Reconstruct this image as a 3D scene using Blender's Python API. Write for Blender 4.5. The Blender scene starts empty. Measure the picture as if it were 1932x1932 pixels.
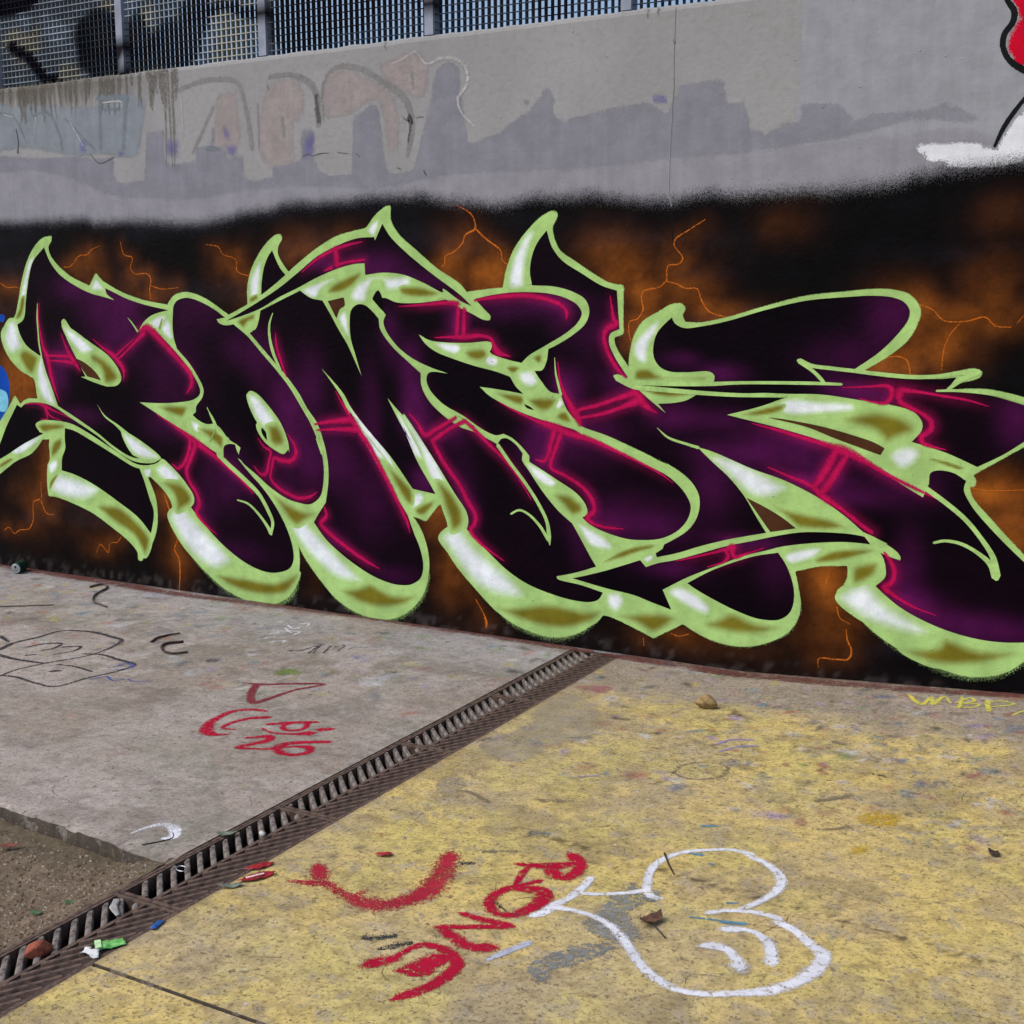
import bpy, math, random
import numpy as np
from mathutils import Vector, Matrix
from mathutils.geometry import delaunay_2d_cdt

random.seed(7)
rng = np.random.default_rng(11)
scene = bpy.context.scene

# ---------------------------------------------------------------- camera
cam_d = bpy.data.cameras.new('camera'); cam = bpy.data.objects.new('camera', cam_d)
scene.collection.objects.link(cam); scene.camera = cam
cam_d.sensor_width = 36.0; cam_d.lens = 36.0 * 3083.398 / 2500.0
cam_d.clip_start = 0.05; cam_d.clip_end = 2000
_r, _u, _f = Vector((0.8719917, 0.4895112, -0.0030492)), Vector((-0.0773438, 0.1439219, 0.9865619)), Vector((-0.4833719, 0.8600379, -0.1633594))
M = Matrix((_r, _u, -_f)).transposed().to_4x4(); M.translation = Vector((0.0, -5.16847, 1.6))
cam.matrix_world = M

# ---------------------------------------------------------------- sky, sun, exposure
SUN_EL, SUN_AZ = math.radians(50), math.radians(222)   # azimuth clockwise from +Y
world = bpy.data.worlds.new('World'); scene.world = world; world.use_nodes = True
wn = world.node_tree; bg = wn.nodes['Background']
sky = wn.nodes.new('ShaderNodeTexSky'); sky.sky_type = 'NISHITA'; sky.sun_disc = False
sky.sun_elevation = SUN_EL; sky.sun_rotation = SUN_AZ
sky.air_density = 0.9; sky.dust_density = 4.0; sky.ozone_density = 1.6
wn.links.new(sky.outputs[0], bg.inputs[0]); bg.inputs[1].default_value = 0.15
sd = bpy.data.lights.new('sun', 'SUN'); sd.energy = 1.2; sd.angle = math.radians(28); sd.color = (1.0, 0.985, 0.965)
sun = bpy.data.objects.new('sun', sd); scene.collection.objects.link(sun)
_d = Vector((math.sin(SUN_AZ) * math.cos(SUN_EL), math.cos(SUN_AZ) * math.cos(SUN_EL), math.sin(SUN_EL)))
sun.rotation_euler = _d.to_track_quat('Z', 'Y').to_euler(); sun.location = _d * 20
vs = scene.view_settings; vs.view_transform = 'Standard'; vs.look = 'None'; vs.exposure = 0.30; vs.gamma = 1.0
vs.use_curve_mapping = False
scene.cycles.transparent_max_bounces = 48; scene.cycles.max_bounces = 4; scene.cycles.diffuse_bounces = 2; scene.cycles.glossy_bounces = 1

PAINT_DATA = """
wp R.outline green|-5980,1981 -5930,1983* -5938,1957 -5962,1928 -5955,1887 -5900,1826 -5787,1753 -5673,1711 -5648,1702* -5590,1769* -5536,1725* -5416,1672 -5237,1621 -5061,1595 -4927,1574 -4923,1555 -4957,1543 -5025,1540* -5009,1420 -5003,1359 -4925,1278 -4828,1144 -4823,1108 -4861,1055 -4884,1041* -4888,1012 -4913,995* -4867,966 -4810,950 -4752,967* -4690,898 -4589,864 -4576,836* -4596,807* -4525,738 -4393,625 -4291,490 -4207,355 -4197,248 -4203,190 -4225,116 -4291,43 -4384,-2 -4467,-10 -4589,2 -4729,47 -4870,133 -4960,205 -5016,268 -5061,340 -5107,404 -5111,419* -5084,451* -5101,510 -5157,574 -5244,636* -5267,633* -5216,517 -5208,418 -5224,325 -5271,237 -5350,144* -5373,146* -5378,188 -5437,245 -5570,319 -5727,393 -5878,437 -6021,466 -6089,469* -6095,533 -6080,654 -6057,695 -6059,774 -6053,810* -6113,807* -6141,778 -6216,718 -6361,661 -6513,574* -6563,559* -6534,839* -6480,894 -6388,990 -6328,1056* -6286,1010* -6231,1040 -6133,1048* -6146,1151 -6156,1167 -6261,1211 -6347,1276 -6403,1358 -6414,1429 -6374,1477 -6313,1508 -6281,1532 -6244,1617 -6204,1732 -6148,1845 -6079,1927 -6013,1972
wp R.fill dark|-5996,1925* -5982,1891 -5949,1834 -5884,1770 -5770,1709 -5646,1663 -5522,1637 -5456,1622* -5515,1659 -5523,1689* -5467,1669 -5368,1632 -5219,1595 -5053,1567* -5173,1540 -5235,1505 -5287,1448* -5226,1487* -5149,1448 -5027,1355 -4917,1249 -4855,1165 -4846,1122 -4888,1088 -5006,1066 -5155,1056 -5302,1056* -5160,991 -4967,904 -4742,799 -4697,783* -4691,838 -4654,854 -4612,853* -4600,818 -4566,766 -4597,781 -4517,703 -4438,636 -4369,563 -4305,475 -4259,386 -4237,309 -4236,259 -4262,210 -4354,175 -4450,174 -4578,211 -4717,286 -4855,393 -4951,484* -4924,519 -4937,559 -4984,623 -5059,689 -5131,740* -5180,752* -5299,736 -5396,744 -5523,796 -5646,865 -5834,955 -5962,1010* -5998,1101 -6045,1209 -6072,1297* -6103,1307* -6200,1361 -6251,1431 -6267,1481* -6208,1516 -6178,1624 -6144,1746 -6098,1845
wp R.fill dark|-6316,1005* -6282,989* -6239,1014 -6118,1025 -6007,1007 -5857,942 -5647,848 -5525,779 -5398,725 -5300,712 -5208,721 -5147,754* -5188,721 -5281,700 -5363,706 -5515,770 -5690,849 -5838,905 -5925,920 -6014,924 -6117,918 -6165,892 -6134,849* -6101,842* -6280,770 -6429,698 -6504,665 -6554,646* -6549,691* -6494,759 -6424,868 -6356,955
wp R.fill dark|-5915,882* -5841,871 -5693,816 -5527,748 -5384,689 -5328,677* -5297,610 -5263,513 -5235,439 -5253,346 -5266,310* -5354,391 -5505,472 -5713,566 -5863,612 -5965,629* -5955,701 -5922,765 -5922,828
wp R.counter green|-5891,1502 -5867,1517 -5812,1461 -5668,1387 -5516,1303 -5444,1223 -5435,1178 -5471,1145 -5555,1139 -5665,1161 -5757,1187* -5718,1188* -5774,1276 -5841,1381 -5878,1457
wp R.counter green|-5638,1033* -5584,974 -5472,918 -5372,863 -5175,764* -5257,741 -5380,756 -5407,808 -5454,878 -5504,917 -5585,963
wp R.gap brown|-5783,1291* -5720,1269 -5629,1211 -5595,1170* -5705,1190* -5755,1246
wp R.chrome white|-6138,1830 -6097,1852 -6146,1746 -6184,1647 -6213,1647 -6180,1747
wp R.chrome white|-6378,1437 -6331,1492 -6280,1485 -6253,1407 -6246,1360 -6331,1320 -6384,1374
wp R.chrome white|-6109,1246 -6072,1278 -6050,1208 -6009,1101 -5993,1039 -6081,1059 -6119,1136
wp R.chrome white|-5592,1740 -5544,1684 -5623,1685
wp R.chrome white|-5186,1498 -5124,1534 -5075,1527 -5113,1477 -5138,1469
wp R.chrome white|-5103,1477 -5056,1513 -5033,1420 -5053,1412 -5104,1455
wp R.chrome white|-5861,1464 -5792,1442 -5690,1383 -5660,1353 -5737,1330 -5799,1366 -5848,1427
wp R.chrome white|-4915,958 -4867,952 -4860,916 -4898,915
wp R.chrome white|-6367,726 -6267,787 -6138,814 -6199,767 -6321,712
wp R.chrome white|-6072,654 -6001,686 -6005,642 -6054,607
wp R.chrome white|-5424,868 -5195,759 -5298,746 -5378,779
wp R.chrome white|-5293,670 -5241,681 -5254,643 -5275,634
wp R.chrome white|-5191,677 -5128,711 -5041,656 -5055,603 -5124,614
wp R.chrome white|-6026,537 -5976,597 -5886,594 -5693,537 -5775,476 -5942,472 -6029,505
wp R.chrome white|-5077,406 -4985,451 -4919,404 -4715,229 -4815,174 -4930,215 -5033,312
wp R.chrome olive|-6220,1632 -6191,1640 -6206,1563 -6242,1524 -6276,1524 -6242,1578
wp R.chrome olive|-6214,1338 -6104,1293 -6107,1269 -6165,1190 -6235,1235 -6263,1305
wp R.chrome olive|-5652,1316 -5569,1302 -5499,1251 -5461,1200 -5495,1165 -5574,1161 -5596,1227 -5666,1278
wp R.chrome olive|-5167,1035 -4959,1047 -4960,1021 -4992,984 -5050,992 -5138,1022
wp R.chrome olive|-4859,924 -4773,931 -4699,895 -4712,830 -4777,862
wp R.chrome olive|-6130,893 -5938,902 -5928,883 -6020,859 -6100,851
wp R.chrome olive|-6495,637 -6407,675 -6384,668 -6509,612
wp R.chrome olive|-6026,791 -5956,819 -5948,780 -5986,730 -6045,703
wp R.chrome olive|-6064,559 -5998,603 -6036,553 -6074,510
wp R.chrome olive|-5155,604 -5014,613 -4949,551 -4951,514 -5064,460 -5079,534
wp R.chrome olive|-5659,422 -5508,441 -5386,381 -5298,296 -5301,249 -5347,191 -5414,278 -5568,351
wp R.chrome olive|-4754,119 -4582,129 -4397,127 -4245,179 -4270,118 -4326,65 -4447,41 -4586,47 -4699,80
wp R.chrome olive|-4384,619 -4269,570 -4165,539 -4086,528 -4149,480 -4212,447 -4256,465 -4324,545
ws R.line green|-6081,1605,2 -6091,1524,8 -6090,1447,9 -6087,1363,11 -6073,1293,8
ws R.line green|-5357,1524,1 -5322,1490,7 -5289,1450,9
ws R.line green|-4733,792,25 -4669,745,25 -4570,679,25 -4479,613,24 -4449,585,22 -4398,510,22 -4369,448,19 -4381,393,17
ws R.line green|-4608,551,7 -4535,536,10 -4463,484,14 -4402,417,19 -4385,389,25
ws R.line olivelite|-4744,929,7 -4765,899,7 -4786,862,6
ws R.line olivelite|-5100,1520,6 -5123,1469,10
ws R.accent pink|-6064,1609,2 -6081,1524,6 -6073,1448,9 -6054,1348,17 -6026,1294,23 -6002,1179,17 -5976,1102,9 -5948,1037,2
ws R.accent pink|-6036,1305,9 -5947,1303,11 -5837,1301,15
ws R.accent pink|-6027,1275,8 -5927,1273,9 -5807,1268,20
ws R.accent pink|-5897,1434,2 -5865,1358,9 -5822,1290,23 -5787,1253,15 -5757,1215,2
ws R.accent pink|-5645,1406,1 -5565,1355,9 -5484,1311,21 -5445,1275,21 -5412,1231,16 -5417,1175,3
ws R.accent pink|-5312,1413,2 -5398,1357,9 -5474,1308,10
ws R.accent pink|-5449,1293,7 -5335,1373,12 -5239,1443,22
ws R.accent pink|-5269,1454,15 -5217,1472,29 -5169,1444,32 -5075,1369,25 -4973,1284,22 -4909,1221,24 -4903,1171,19 -4945,1113,2
ws R.accent pink|-6234,1012,5 -6130,1019,8 -6074,1006,17 -6009,985,8 -5857,942,2
ws R.accent pink|-6074,1006,14 -6061,963,11 -6058,932,6 -6116,927,2
ws R.accent pink|-6069,998,9 -6045,960,8 -6012,942,5 -5941,927,2
ws R.accent pink|-5175,991,2 -5063,940,9 -4949,883,22 -4874,843,29 -4762,783,20 -4634,704,14 -4535,631,10 -4496,591,2
ws R.accent pink|-4930,877,19 -4944,803,18 -4982,734,16 -5034,698,13 -5077,721,3
ws R.accent pink|-4893,849,25 -4926,774,21 -4970,690,19 -4954,632,16 -4900,562,16 -4888,503,19 -4910,465,18 -4869,412,13 -4767,346,2
wp O.outline green|-5056,1595* -5009,1641 -4940,1661 -4874,1656 -4772,1623 -4619,1539* -4476,1468 -4386,1373 -4260,1238 -4177,1131 -4095,1011 -4038,910 -4070,986 -4022,892 -3995,805 -3992,708 -4008,610 -4043,538 -4079,486 -4106,470 -4213,425 -4273,492 -4393,625 -4481,698 -4587,799 -4779,821 -4966,922 -5108,1011 -5033,1420 -5025,1542
wp O.fill dark|-5013,1584 -4992,1613 -4942,1630 -4894,1631 -4810,1609 -4719,1570 -4647,1528* -4707,1519* -4690,1498 -4644,1487 -4584,1494* -4500,1434 -4406,1345 -4307,1254 -4227,1170 -4153,1070 -4096,990 -4055,909 -4083,992 -4047,912 -4028,837 -4018,755 -4025,678 -4040,622 -4076,584 -4120,564 -4181,566 -4269,584 -4375,634 -4472,699 -4570,764 -4588,799 -4574,837* -4602,854 -4652,878 -4720,943 -4752,960* -4810,955 -4866,973 -4908,1000* -4883,1018* -4879,1047 -4830,1101 -4821,1144 -4906,1271 -5001,1359* -5021,1420 -5025,1492 -5020,1542*
wp O.counter green|-4510,1134 -4487,1145 -4442,1129 -4356,1055 -4288,975 -4248,886 -4241,829 -4245,846 -4277,820 -4330,834 -4409,880 -4456,941 -4461,967* -4452,978* -4475,1023 -4503,1092
wp O.gap black|-4422,953 -4397,933 -4385,905 -4380,881* -4403,898 -4425,928
wp O.chrome white|-4493,1106 -4443,1108 -4357,1027 -4324,973 -4414,969 -4466,1023
wp O.chrome olive|-4387,958 -4315,975 -4269,901 -4284,865 -4338,855 -4373,881 -4380,923
wp O.chrome olive|-4560,1509 -4450,1544 -4451,1517 -4488,1503 -4516,1478
ws O.line green|-4321,1551,3 -4345,1496,11 -4347,1428,15 -4326,1346,18 -4281,1258,10
ws O.line green|-4799,1046,2 -4765,982,10 -4721,912,12 -4657,880,12
ws O.line green|-4800,1042,2 -4760,986,10 -4717,916,12 -4663,875,14
ws O.line green|-4584,1499,14 -4491,1437,14 -4396,1349,12 -4294,1254,11 -4219,1174,12 -4144,1070,12 -4087,990,14 -4047,910,14 -4055,918,15 -4024,837,18
ws O.accent pink|-4449,895,2 -4410,851,7 -4366,829,11 -4377,783,11 -4403,710,16 -4435,701,11 -4486,744,2
ws O.accent pink|-4250,929,1 -4204,869,11 -4198,821,17 -4234,787,18 -4305,787,18 -4345,795,14 -4360,748,10 -4372,684,10 -4320,637,11 -4241,604,13 -4180,592,14 -4110,606,10 -4065,633,2
wp M.outline green|-4488,1595* -4484,1688 -4457,1769 -4409,1842 -4345,1908 -4282,1946 -4252,1946 -4247,1925 -4271,1893 -4277,1853 -4245,1799 -4208,1760* -4151,1797 -4021,1874 -3896,1929 -3773,1954 -3717,1965* -3660,2023 -3597,2061 -3574,2062* -3571,1995 -3530,1931 -3424,1847 -3313,1764 -3179,1685 -3140,1642* -3104,1608 -3028,1549 -3020,1534 -3032,1523 -3054,1528 -3119,1557 -3184,1593 -3266,1624 -3333,1615 -3353,1609 -3506,1603 -3599,1616 -3624,1571 -3613,1545* -3626,1513 -3611,1468 -3549,1398 -3465,1341 -3358,1299 -3252,1266* -3358,1267 -3367,1196 -3284,1109 -3250,1091 -3131,1025 -3058,997 -2978,982* -2956,991 -2891,969 -2835,922 -2810,895* -2849,890 -2743,765 -2576,590 -2452,395 -2568,358 -2665,332* -2417,283 -2423,174* -2463,135 -2531,82 -2636,40 -2742,36 -2887,70 -2997,129 -3109,222 -3237,348 -3286,431 -3270,473* -3258,507 -3273,552 -3306,625* -3318,621* -3393,537* -3491,557* -3472,552* -3426,492 -3388,395 -3380,295 -3414,166 -3497,70 -3604,12 -3703,0 -3828,17 -3955,73 -4056,161 -4157,272 -4207,351* -4213,418 -4115,469 -4043,531 -4022,651 -4014,858 -4095,1011 -4276,1258 -4427,1469 -4491,1447* -4570,1492 -4644,1484 -4712,1517* -4679,1526* -4613,1544
wp M.fill dark|-4312,1870* -4288,1820 -4263,1779 -4230,1745* -4311,1693 -4394,1645* -4389,1707 -4368,1788 -4339,1841
wp M.fill dark|-4638,1511* -4484,1578 -4276,1679 -4135,1764 -4023,1834 -3897,1884 -3774,1916 -3671,1919* -3667,1903* -3621,1981* -3577,1920 -3486,1842 -3350,1746 -3179,1636 -3118,1585* -3184,1611 -3280,1668 -3277,1651 -3389,1697 -3503,1736 -3620,1748 -3730,1738* -3732,1795* -3802,1791 -3901,1770 -4026,1730 -4155,1678 -4278,1632 -4404,1575 -4559,1529
wp M.fill dark|-4404,1564* -4279,1612 -4139,1665* -4072,1628 -3997,1614* -3949,1545 -3902,1472 -3847,1394 -3808,1322 -3765,1240* -3799,1342 -3825,1420 -3831,1506 -3821,1565 -3784,1594 -3735,1591 -3688,1558 -3655,1526* -3646,1474 -3577,1391 -3484,1318 -3412,1264* -3409,1207 -3372,1138 -3289,1067 -3186,1010 -3132,997 -3029,959 -2989,942* -2979,942 -2973,952 -2963,964 -2934,970 -2884,944 -2845,902* -2849,871 -2813,823 -2743,733 -2659,646 -2583,589* -2541,524 -2493,447 -2459,398* -2568,358 -2665,331* -2661,320 -2533,302 -2424,279* -2444,246 -2484,228 -2567,225 -2672,239 -2814,275 -2923,328 -3033,409 -3121,486 -3157,512* -3147,555 -3158,600 -3225,687 -3330,830 -3482,1025 -3517,1063 -3517,1054 -3611,1136* -3549,1033 -3473,919 -3518,997 -3443,837 -3367,723 -3335,674* -3469,691* -3601,847 -3720,961 -3815,1071 -3720,960 -3831,1075 -3879,1147 -3952,1219 -4017,1274* -3960,1212 -3896,1133 -3841,1041 -3840,1057 -3793,985 -3738,887 -3667,783 -3605,693 -3542,611 -3500,553* -3466,469 -3428,385 -3413,305 -3430,243 -3487,204 -3575,193 -3698,215 -3821,265 -3946,336 -4030,399 -4093,471* -4052,530 -4011,582* -3990,702 -3991,791 -4013,893 -4049,973 -4017,911 -4057,998 -4114,1065 -4163,1138 -4234,1218 -4276,1258* -4387,1359 -4482,1448* -4440,1469 -4416,1517
wp M.gap brown|-3964,1612* -3864,1630* -3859,1591 -3890,1571 -3913,1526*
wp M.gap black|-3654,1664 -3678,1642 -3690,1621* -3663,1594 -3632,1565* -3627,1616
wp M.chrome white|-4459,1728 -4393,1808 -4396,1741 -4419,1646 -4455,1640 -4466,1674
wp M.chrome white|-3706,1955 -3649,1998 -3654,1954 -3675,1929
wp M.chrome white|-4104,1671 -3919,1722 -4003,1670 -4030,1637 -4072,1644
wp M.chrome white|-3790,1643 -3757,1694 -3676,1725 -3621,1721 -3504,1717 -3504,1679 -3583,1661 -3622,1667 -3637,1702 -3668,1700 -3693,1668 -3710,1623 -3759,1617
wp M.chrome white|-3892,1525 -3858,1552 -3843,1506 -3841,1440 -3877,1486
wp M.chrome white|-3840,1075 -3799,1050 -3720,946 -3641,862 -3706,859 -3777,943
wp M.chrome white|-3549,1060 -3471,984 -3403,875 -3458,872
wp M.chrome white|-3831,1070 -3759,1006 -3625,866 -3602,814 -3681,883 -3792,1005
wp M.chrome white|-3517,1043 -3440,974 -3319,818 -3305,766 -3366,775 -3426,890
wp M.chrome white|-3470,649 -3430,672 -3407,654 -3431,606 -3471,603
wp M.chrome white|-4205,405 -4141,460 -4090,422 -3864,246 -3831,215 -3951,202 -4078,267 -4172,351
wp M.chrome white|-3267,433 -3182,490 -3092,416 -2901,279 -2886,235 -3004,222 -3109,257 -3221,371
wp M.chrome olive|-4473,1626 -4419,1646 -4419,1626 -4470,1606
wp M.chrome olive|-3936,1689 -3763,1749 -3768,1726 -3822,1675 -3904,1650 -3954,1657
wp M.chrome olive|-3512,1673 -3397,1678 -3307,1646 -3322,1634 -3398,1625 -3505,1641
wp M.chrome olive|-3611,787 -3477,689 -3482,622 -3518,626
wp M.chrome olive|-3455,590 -3353,638 -3353,611 -3409,561 -3448,571
wp M.chrome olive|-3902,123 -3782,164 -3740,182 -3617,147 -3488,151 -3537,94 -3660,59 -3785,65
wp M.chrome olive|-3324,726 -3270,716 -3218,668 -3181,605 -3177,560 -3197,525 -3250,507 -3272,572 -3302,648
wp M.chrome olive|-2960,141 -2850,167 -2707,197 -2567,187 -2470,186 -2497,138 -2601,87 -2707,74 -2850,95
ws M.line green|-2978,933,18 -2913,855,15 -2828,759,15 -2757,663,16 -2715,585,16 -2704,516,19 -2700,478,3
ws M.line green|-2908,610,8 -2864,631,9 -2814,615,10 -2757,568,13 -2707,500,16
ws M.accent pink|-4308,1449,2 -4302,1381,10 -4275,1299,11 -4244,1225,4
ws M.accent pink|-3928,1159,2 -3889,1100,9 -3841,1035,16 -3809,996,24 -3769,944,13
ws M.accent pink|-4122,1757,3 -4023,1821,9 -3914,1865,14 -3832,1885,9 -3743,1898,3
ws M.accent pink|-3906,1871,22 -3900,1787,23
ws M.accent pink|-3984,1760,2 -3933,1777,13
ws M.accent pink|-3884,1793,10 -3818,1804,10 -3733,1811,8
ws M.accent pink|-4070,986,7 -3967,1004,16 -3825,1020,27
ws M.accent pink|-4058,956,5 -3926,967,14 -3793,971,24
ws M.accent pink|-3817,1004,20 -3777,952,23 -3730,894,21 -3667,797,19 -3605,700,17 -3550,603,15 -3504,519,11 -3489,467,2
ws M.accent pink|-4020,557,4 -4009,513,15 -4045,468,18 -4003,429,15 -3903,368,14 -3778,304,13 -3680,265,2
ws M.accent pink|-3481,1064,5 -3435,1020,9 -3390,964,18 -3328,993,16 -3213,1056,13
ws M.accent pink|-3161,1042,17 -3251,999,13 -3344,940,18
ws M.accent pink|-3161,1042,13 -3117,1009,15 -3029,937,13 -2928,854,11 -2863,782,9 -2799,685,2
ws M.accent pink|-3351,940,14 -3284,833,16 -3194,728,14 -3150,653,17 -3106,585,17 -3114,539,16 -3136,511,16 -3092,462,13 -3032,422,9 -2948,377,2
wp E.outline green|-3147,1650* -3024,1663 -2949,1668* -2799,1679 -2676,1675 -2582,1650 -2518,1612 -2502,1565 -2521,1506 -2587,1455 -2675,1406 -2708,1391* -2716,1336 -2743,1292 -2782,1288 -2743,1239 -2702,1202 -2644,1187* -2613,1109 -2551,1039* -2538,1041 -2404,1002 -2273,955 -2125,895 -2113,893 -2024,840 -1964,765 -1962,686 -2007,611 -2081,557 -2122,532* -2134,510 -2163,486* -2162,474 -2159,447* -2216,419* -2246,453* -2471,369 -2465,394* -2576,584 -2673,657 -2828,834 -2856,889 -2971,952 -2985,983 -3014,980 -3176,1055 -3341,1132 -3408,1220 -3400,1272 -3476,1309 -3465,1335 -3549,1391 -3627,1468 -3641,1539 -3695,1616 -3653,1667 -3584,1622 -3318,1615
wp E.fill dark|-3655,1594* -3627,1626 -3545,1604 -3429,1601 -3262,1617* -3185,1578 -3119,1551 -3054,1522 -3019,1521 -3015,1537 -3050,1571 -3101,1619* -3024,1634 -2917,1647 -2813,1649 -2710,1642 -2622,1621 -2561,1588 -2541,1553 -2561,1512 -2621,1464 -2709,1415 -2813,1359 -2851,1325* -2926,1339 -3011,1364 -3022,1374* -3008,1399 -3013,1417 -3033,1422 -3135,1414 -3283,1415 -3359,1424 -3420,1451* -3382,1406 -3322,1369 -3210,1333 -3099,1304 -2990,1282 -2912,1259* -2883,1216 -2841,1181* -2955,1196 -3078,1208* -3027,1168 -2912,1116 -2813,1083 -2674,1049 -2565,1023 -2538,1005 -2404,957 -2273,907 -2124,848 -2086,824 -2035,777 -2003,721 -2008,673 -2038,623 -2082,586 -2145,557 -2222,544 -2306,542 -2406,561 -2473,583 -2515,607 -2532,623* -2507,639 -2512,676 -2556,728 -2673,794 -2810,865* -2810,892* -2827,911 -2863,944 -2906,974 -2949,990* -2989,981 -3058,1003 -3175,1068 -3288,1121 -3363,1190 -3379,1234 -3369,1263 -3346,1272 -3255,1266* -3358,1295 -3465,1338 -3549,1395 -3612,1468 -3626,1513 -3611,1543*
wp E.gap dark|-2838,1134 -2799,1120 -2785,1109 -2827,1119
wp E.chrome white|-3321,1407 -3201,1402 -3194,1384 -3224,1364 -3284,1382
wp E.chrome white|-3048,1349 -2983,1344 -2990,1313 -3033,1315
wp E.chrome white|-2862,1272 -2799,1286 -2771,1238 -2813,1218 -2848,1236
wp E.chrome white|-2674,1137 -2647,1163 -2633,1145 -2660,1119
wp E.chrome white|-2810,848 -2757,833 -2680,781 -2701,761 -2771,788
wp E.chrome white|-2542,586 -2501,577 -2399,518 -2399,494 -2487,498 -2528,550
wp E.chrome white|-2221,455 -2189,477 -2176,472 -2201,445
wp E.chrome olive|-3157,1372 -3055,1386 -3040,1355 -3077,1329 -3135,1341
wp E.chrome olive|-2929,1302 -2897,1311 -2862,1303 -2897,1275
wp E.chrome olive|-2977,1176 -2855,1174 -2845,1150 -2862,1130 -2926,1147
wp E.chrome olive|-2813,1157 -2702,1173 -2671,1162 -2702,1112 -2743,1104 -2792,1127
wp E.chrome olive|-2654,1101 -2619,1109 -2589,1062 -2612,1054 -2667,1076
wp E.chrome olive|-2788,1350 -2750,1366 -2743,1336 -2764,1323
wp E.chrome olive|-2680,713 -2604,724 -2535,680 -2535,655 -2583,627 -2638,672
wp E.chrome olive|-2418,423 -2300,497 -2183,520 -2202,500 -2241,487 -2332,450
ws E.accent pink|-3534,1584,2 -3429,1590,8 -3240,1602,17 -3196,1596,21
ws E.accent pink|-3192,1577,16 -3196,1509,15 -3205,1440,14
ws E.accent pink|-3159,1571,16 -3162,1509,16 -3164,1440,16
ws E.accent pink|-3328,1436,3 -3223,1440,10 -3157,1441,19 -3069,1448,12 -3018,1436,12 -2997,1405,15 -2983,1375,25 -2947,1363,11 -2908,1352,2
ws E.accent pink|-3104,1611,6 -3024,1623,12 -2882,1634,16 -2778,1628,16 -2689,1607,13 -2635,1583,12 -2615,1553,11 -2618,1529,5
ws E.accent pink|-2977,1142,2 -2884,1099,6 -2813,1074,9
ws E.accent pink|-2898,1106,5 -2778,1061,11 -2681,1035,27 -2605,1011,24 -2470,978,16 -2338,930,11 -2208,878,7 -2124,839,5
ws E.accent pink|-2214,884,4 -2150,853,5 -2087,813,1
ws E.accent pink|-2674,1023,21 -2694,960,17 -2715,891,14 -2736,871,11 -2778,878,2
ws E.accent pink|-2646,999,18 -2667,943,15 -2694,874,15 -2694,843,12 -2618,810,12 -2529,761,12 -2482,709,15 -2471,660,15 -2504,620,21 -2467,596,11 -2400,586,9 -2321,587,2
wp K.outline green|-2949,1662* -2931,1746 -2889,1841 -2826,1917 -2744,1985 -2690,2006 -2669,2000 -2667,1982 -2677,1962 -2690,1939 -2686,1901 -2656,1836 -2576,1782 -2477,1722 -2411,1687 -2339,1672* -2337,1465* -2380,1446* -2370,1402 -2304,1304 -2308,1294* -2305,1353 -2303,1370 -2286,1446 -2243,1516 -2174,1556 -2101,1593 -2058,1591 -2047,1573 -2058,1545 -2043,1516* -1978,1513 -1859,1535 -1687,1583 -1520,1623 -1341,1641 -1245,1649 -1167,1645 -1110,1629 -1072,1593 -1060,1557 -1073,1506 -1106,1448 -1181,1384 -1284,1320* -1204,1318 -1074,1309 -973,1317 -899,1332 -845,1342 -819,1330 -824,1313 -897,1286* -930,1257* -871,1263 -773,1261 -660,1233 -632,1229* -622,1062* -649,1049 -733,994 -818,937* -828,926 -817,906 -823,884 -839,882* -828,842 -744,748 -624,627 -595,603* -573,232* -599,205 -661,152 -734,124 -809,114 -887,125 -993,154 -1129,215 -1213,272 -1287,342 -1344,382 -1340,411 -1318,431* -1303,466 -1305,517* -1416,506 -1525,471* -1508,393 -1497,325 -1507,266 -1548,202 -1634,146 -1731,115 -1822,112 -1915,130 -2029,179* -2169,97* -2185,103 -2368,166 -2422,173* -2469,149 -2511,188 -2417,283* -2665,328* -2568,358 -2452,395 -2246,456* -2213,420 -2156,480 -2081,554 -1959,700 -2024,843 -2279,964 -2538,1041 -2613,1109 -2674,1241 -2785,1293 -2709,1391 -2515,1541 -2582,1653 -2795,1685*
wp K.fill dark|-2720,1923* -2693,1849 -2642,1789 -2542,1729 -2444,1675 -2369,1652* -2362,1571 -2354,1484* -2399,1463 -2405,1425 -2376,1361 -2310,1271* -2362,1285* -2378,1272 -2361,1255 -2309,1239* -2264,1222* -2206,1177 -2126,1119* -2165,1160* -2093,1166 -2031,1180 -1986,1205* -1791,1203 -1675,1204 -1595,1205* -1703,1164 -1846,1124* -1730,1101 -1614,1078 -1443,1035 -1407,1019 -1296,978 -1214,939 -1106,876 -1015,826* -994,883* -991,926 -964,938 -903,932 -853,903* -861,871 -831,810 -742,711 -623,601 -593,577* -576,284* -678,271 -767,271 -869,286 -974,316 -1082,365 -1165,425 -1186,444* -1149,485 -1148,521 -1160,564 -1172,583* -1147,626* -1248,666* -1313,717 -1398,772 -1483,816 -1599,862 -1724,897 -1904,961 -1978,979* -1903,914 -1830,855 -1756,774 -1706,697 -1657,626* -1745,604 -1834,580 -1956,540 -2055,502 -2159,471* -2164,489* -2131,513* -2124,533* -2081,558 -2007,613 -1967,682 -1963,759 -1986,805 -2024,844 -2113,897 -2253,950 -2404,1005 -2538,1044 -2553,1056* -2613,1115 -2647,1187* -2702,1197 -2743,1239 -2782,1290* -2743,1293 -2719,1336 -2710,1391* -2675,1406 -2587,1455 -2521,1509 -2503,1562 -2522,1612 -2582,1647 -2676,1672 -2795,1679* -2806,1744 -2792,1821 -2764,1874
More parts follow.
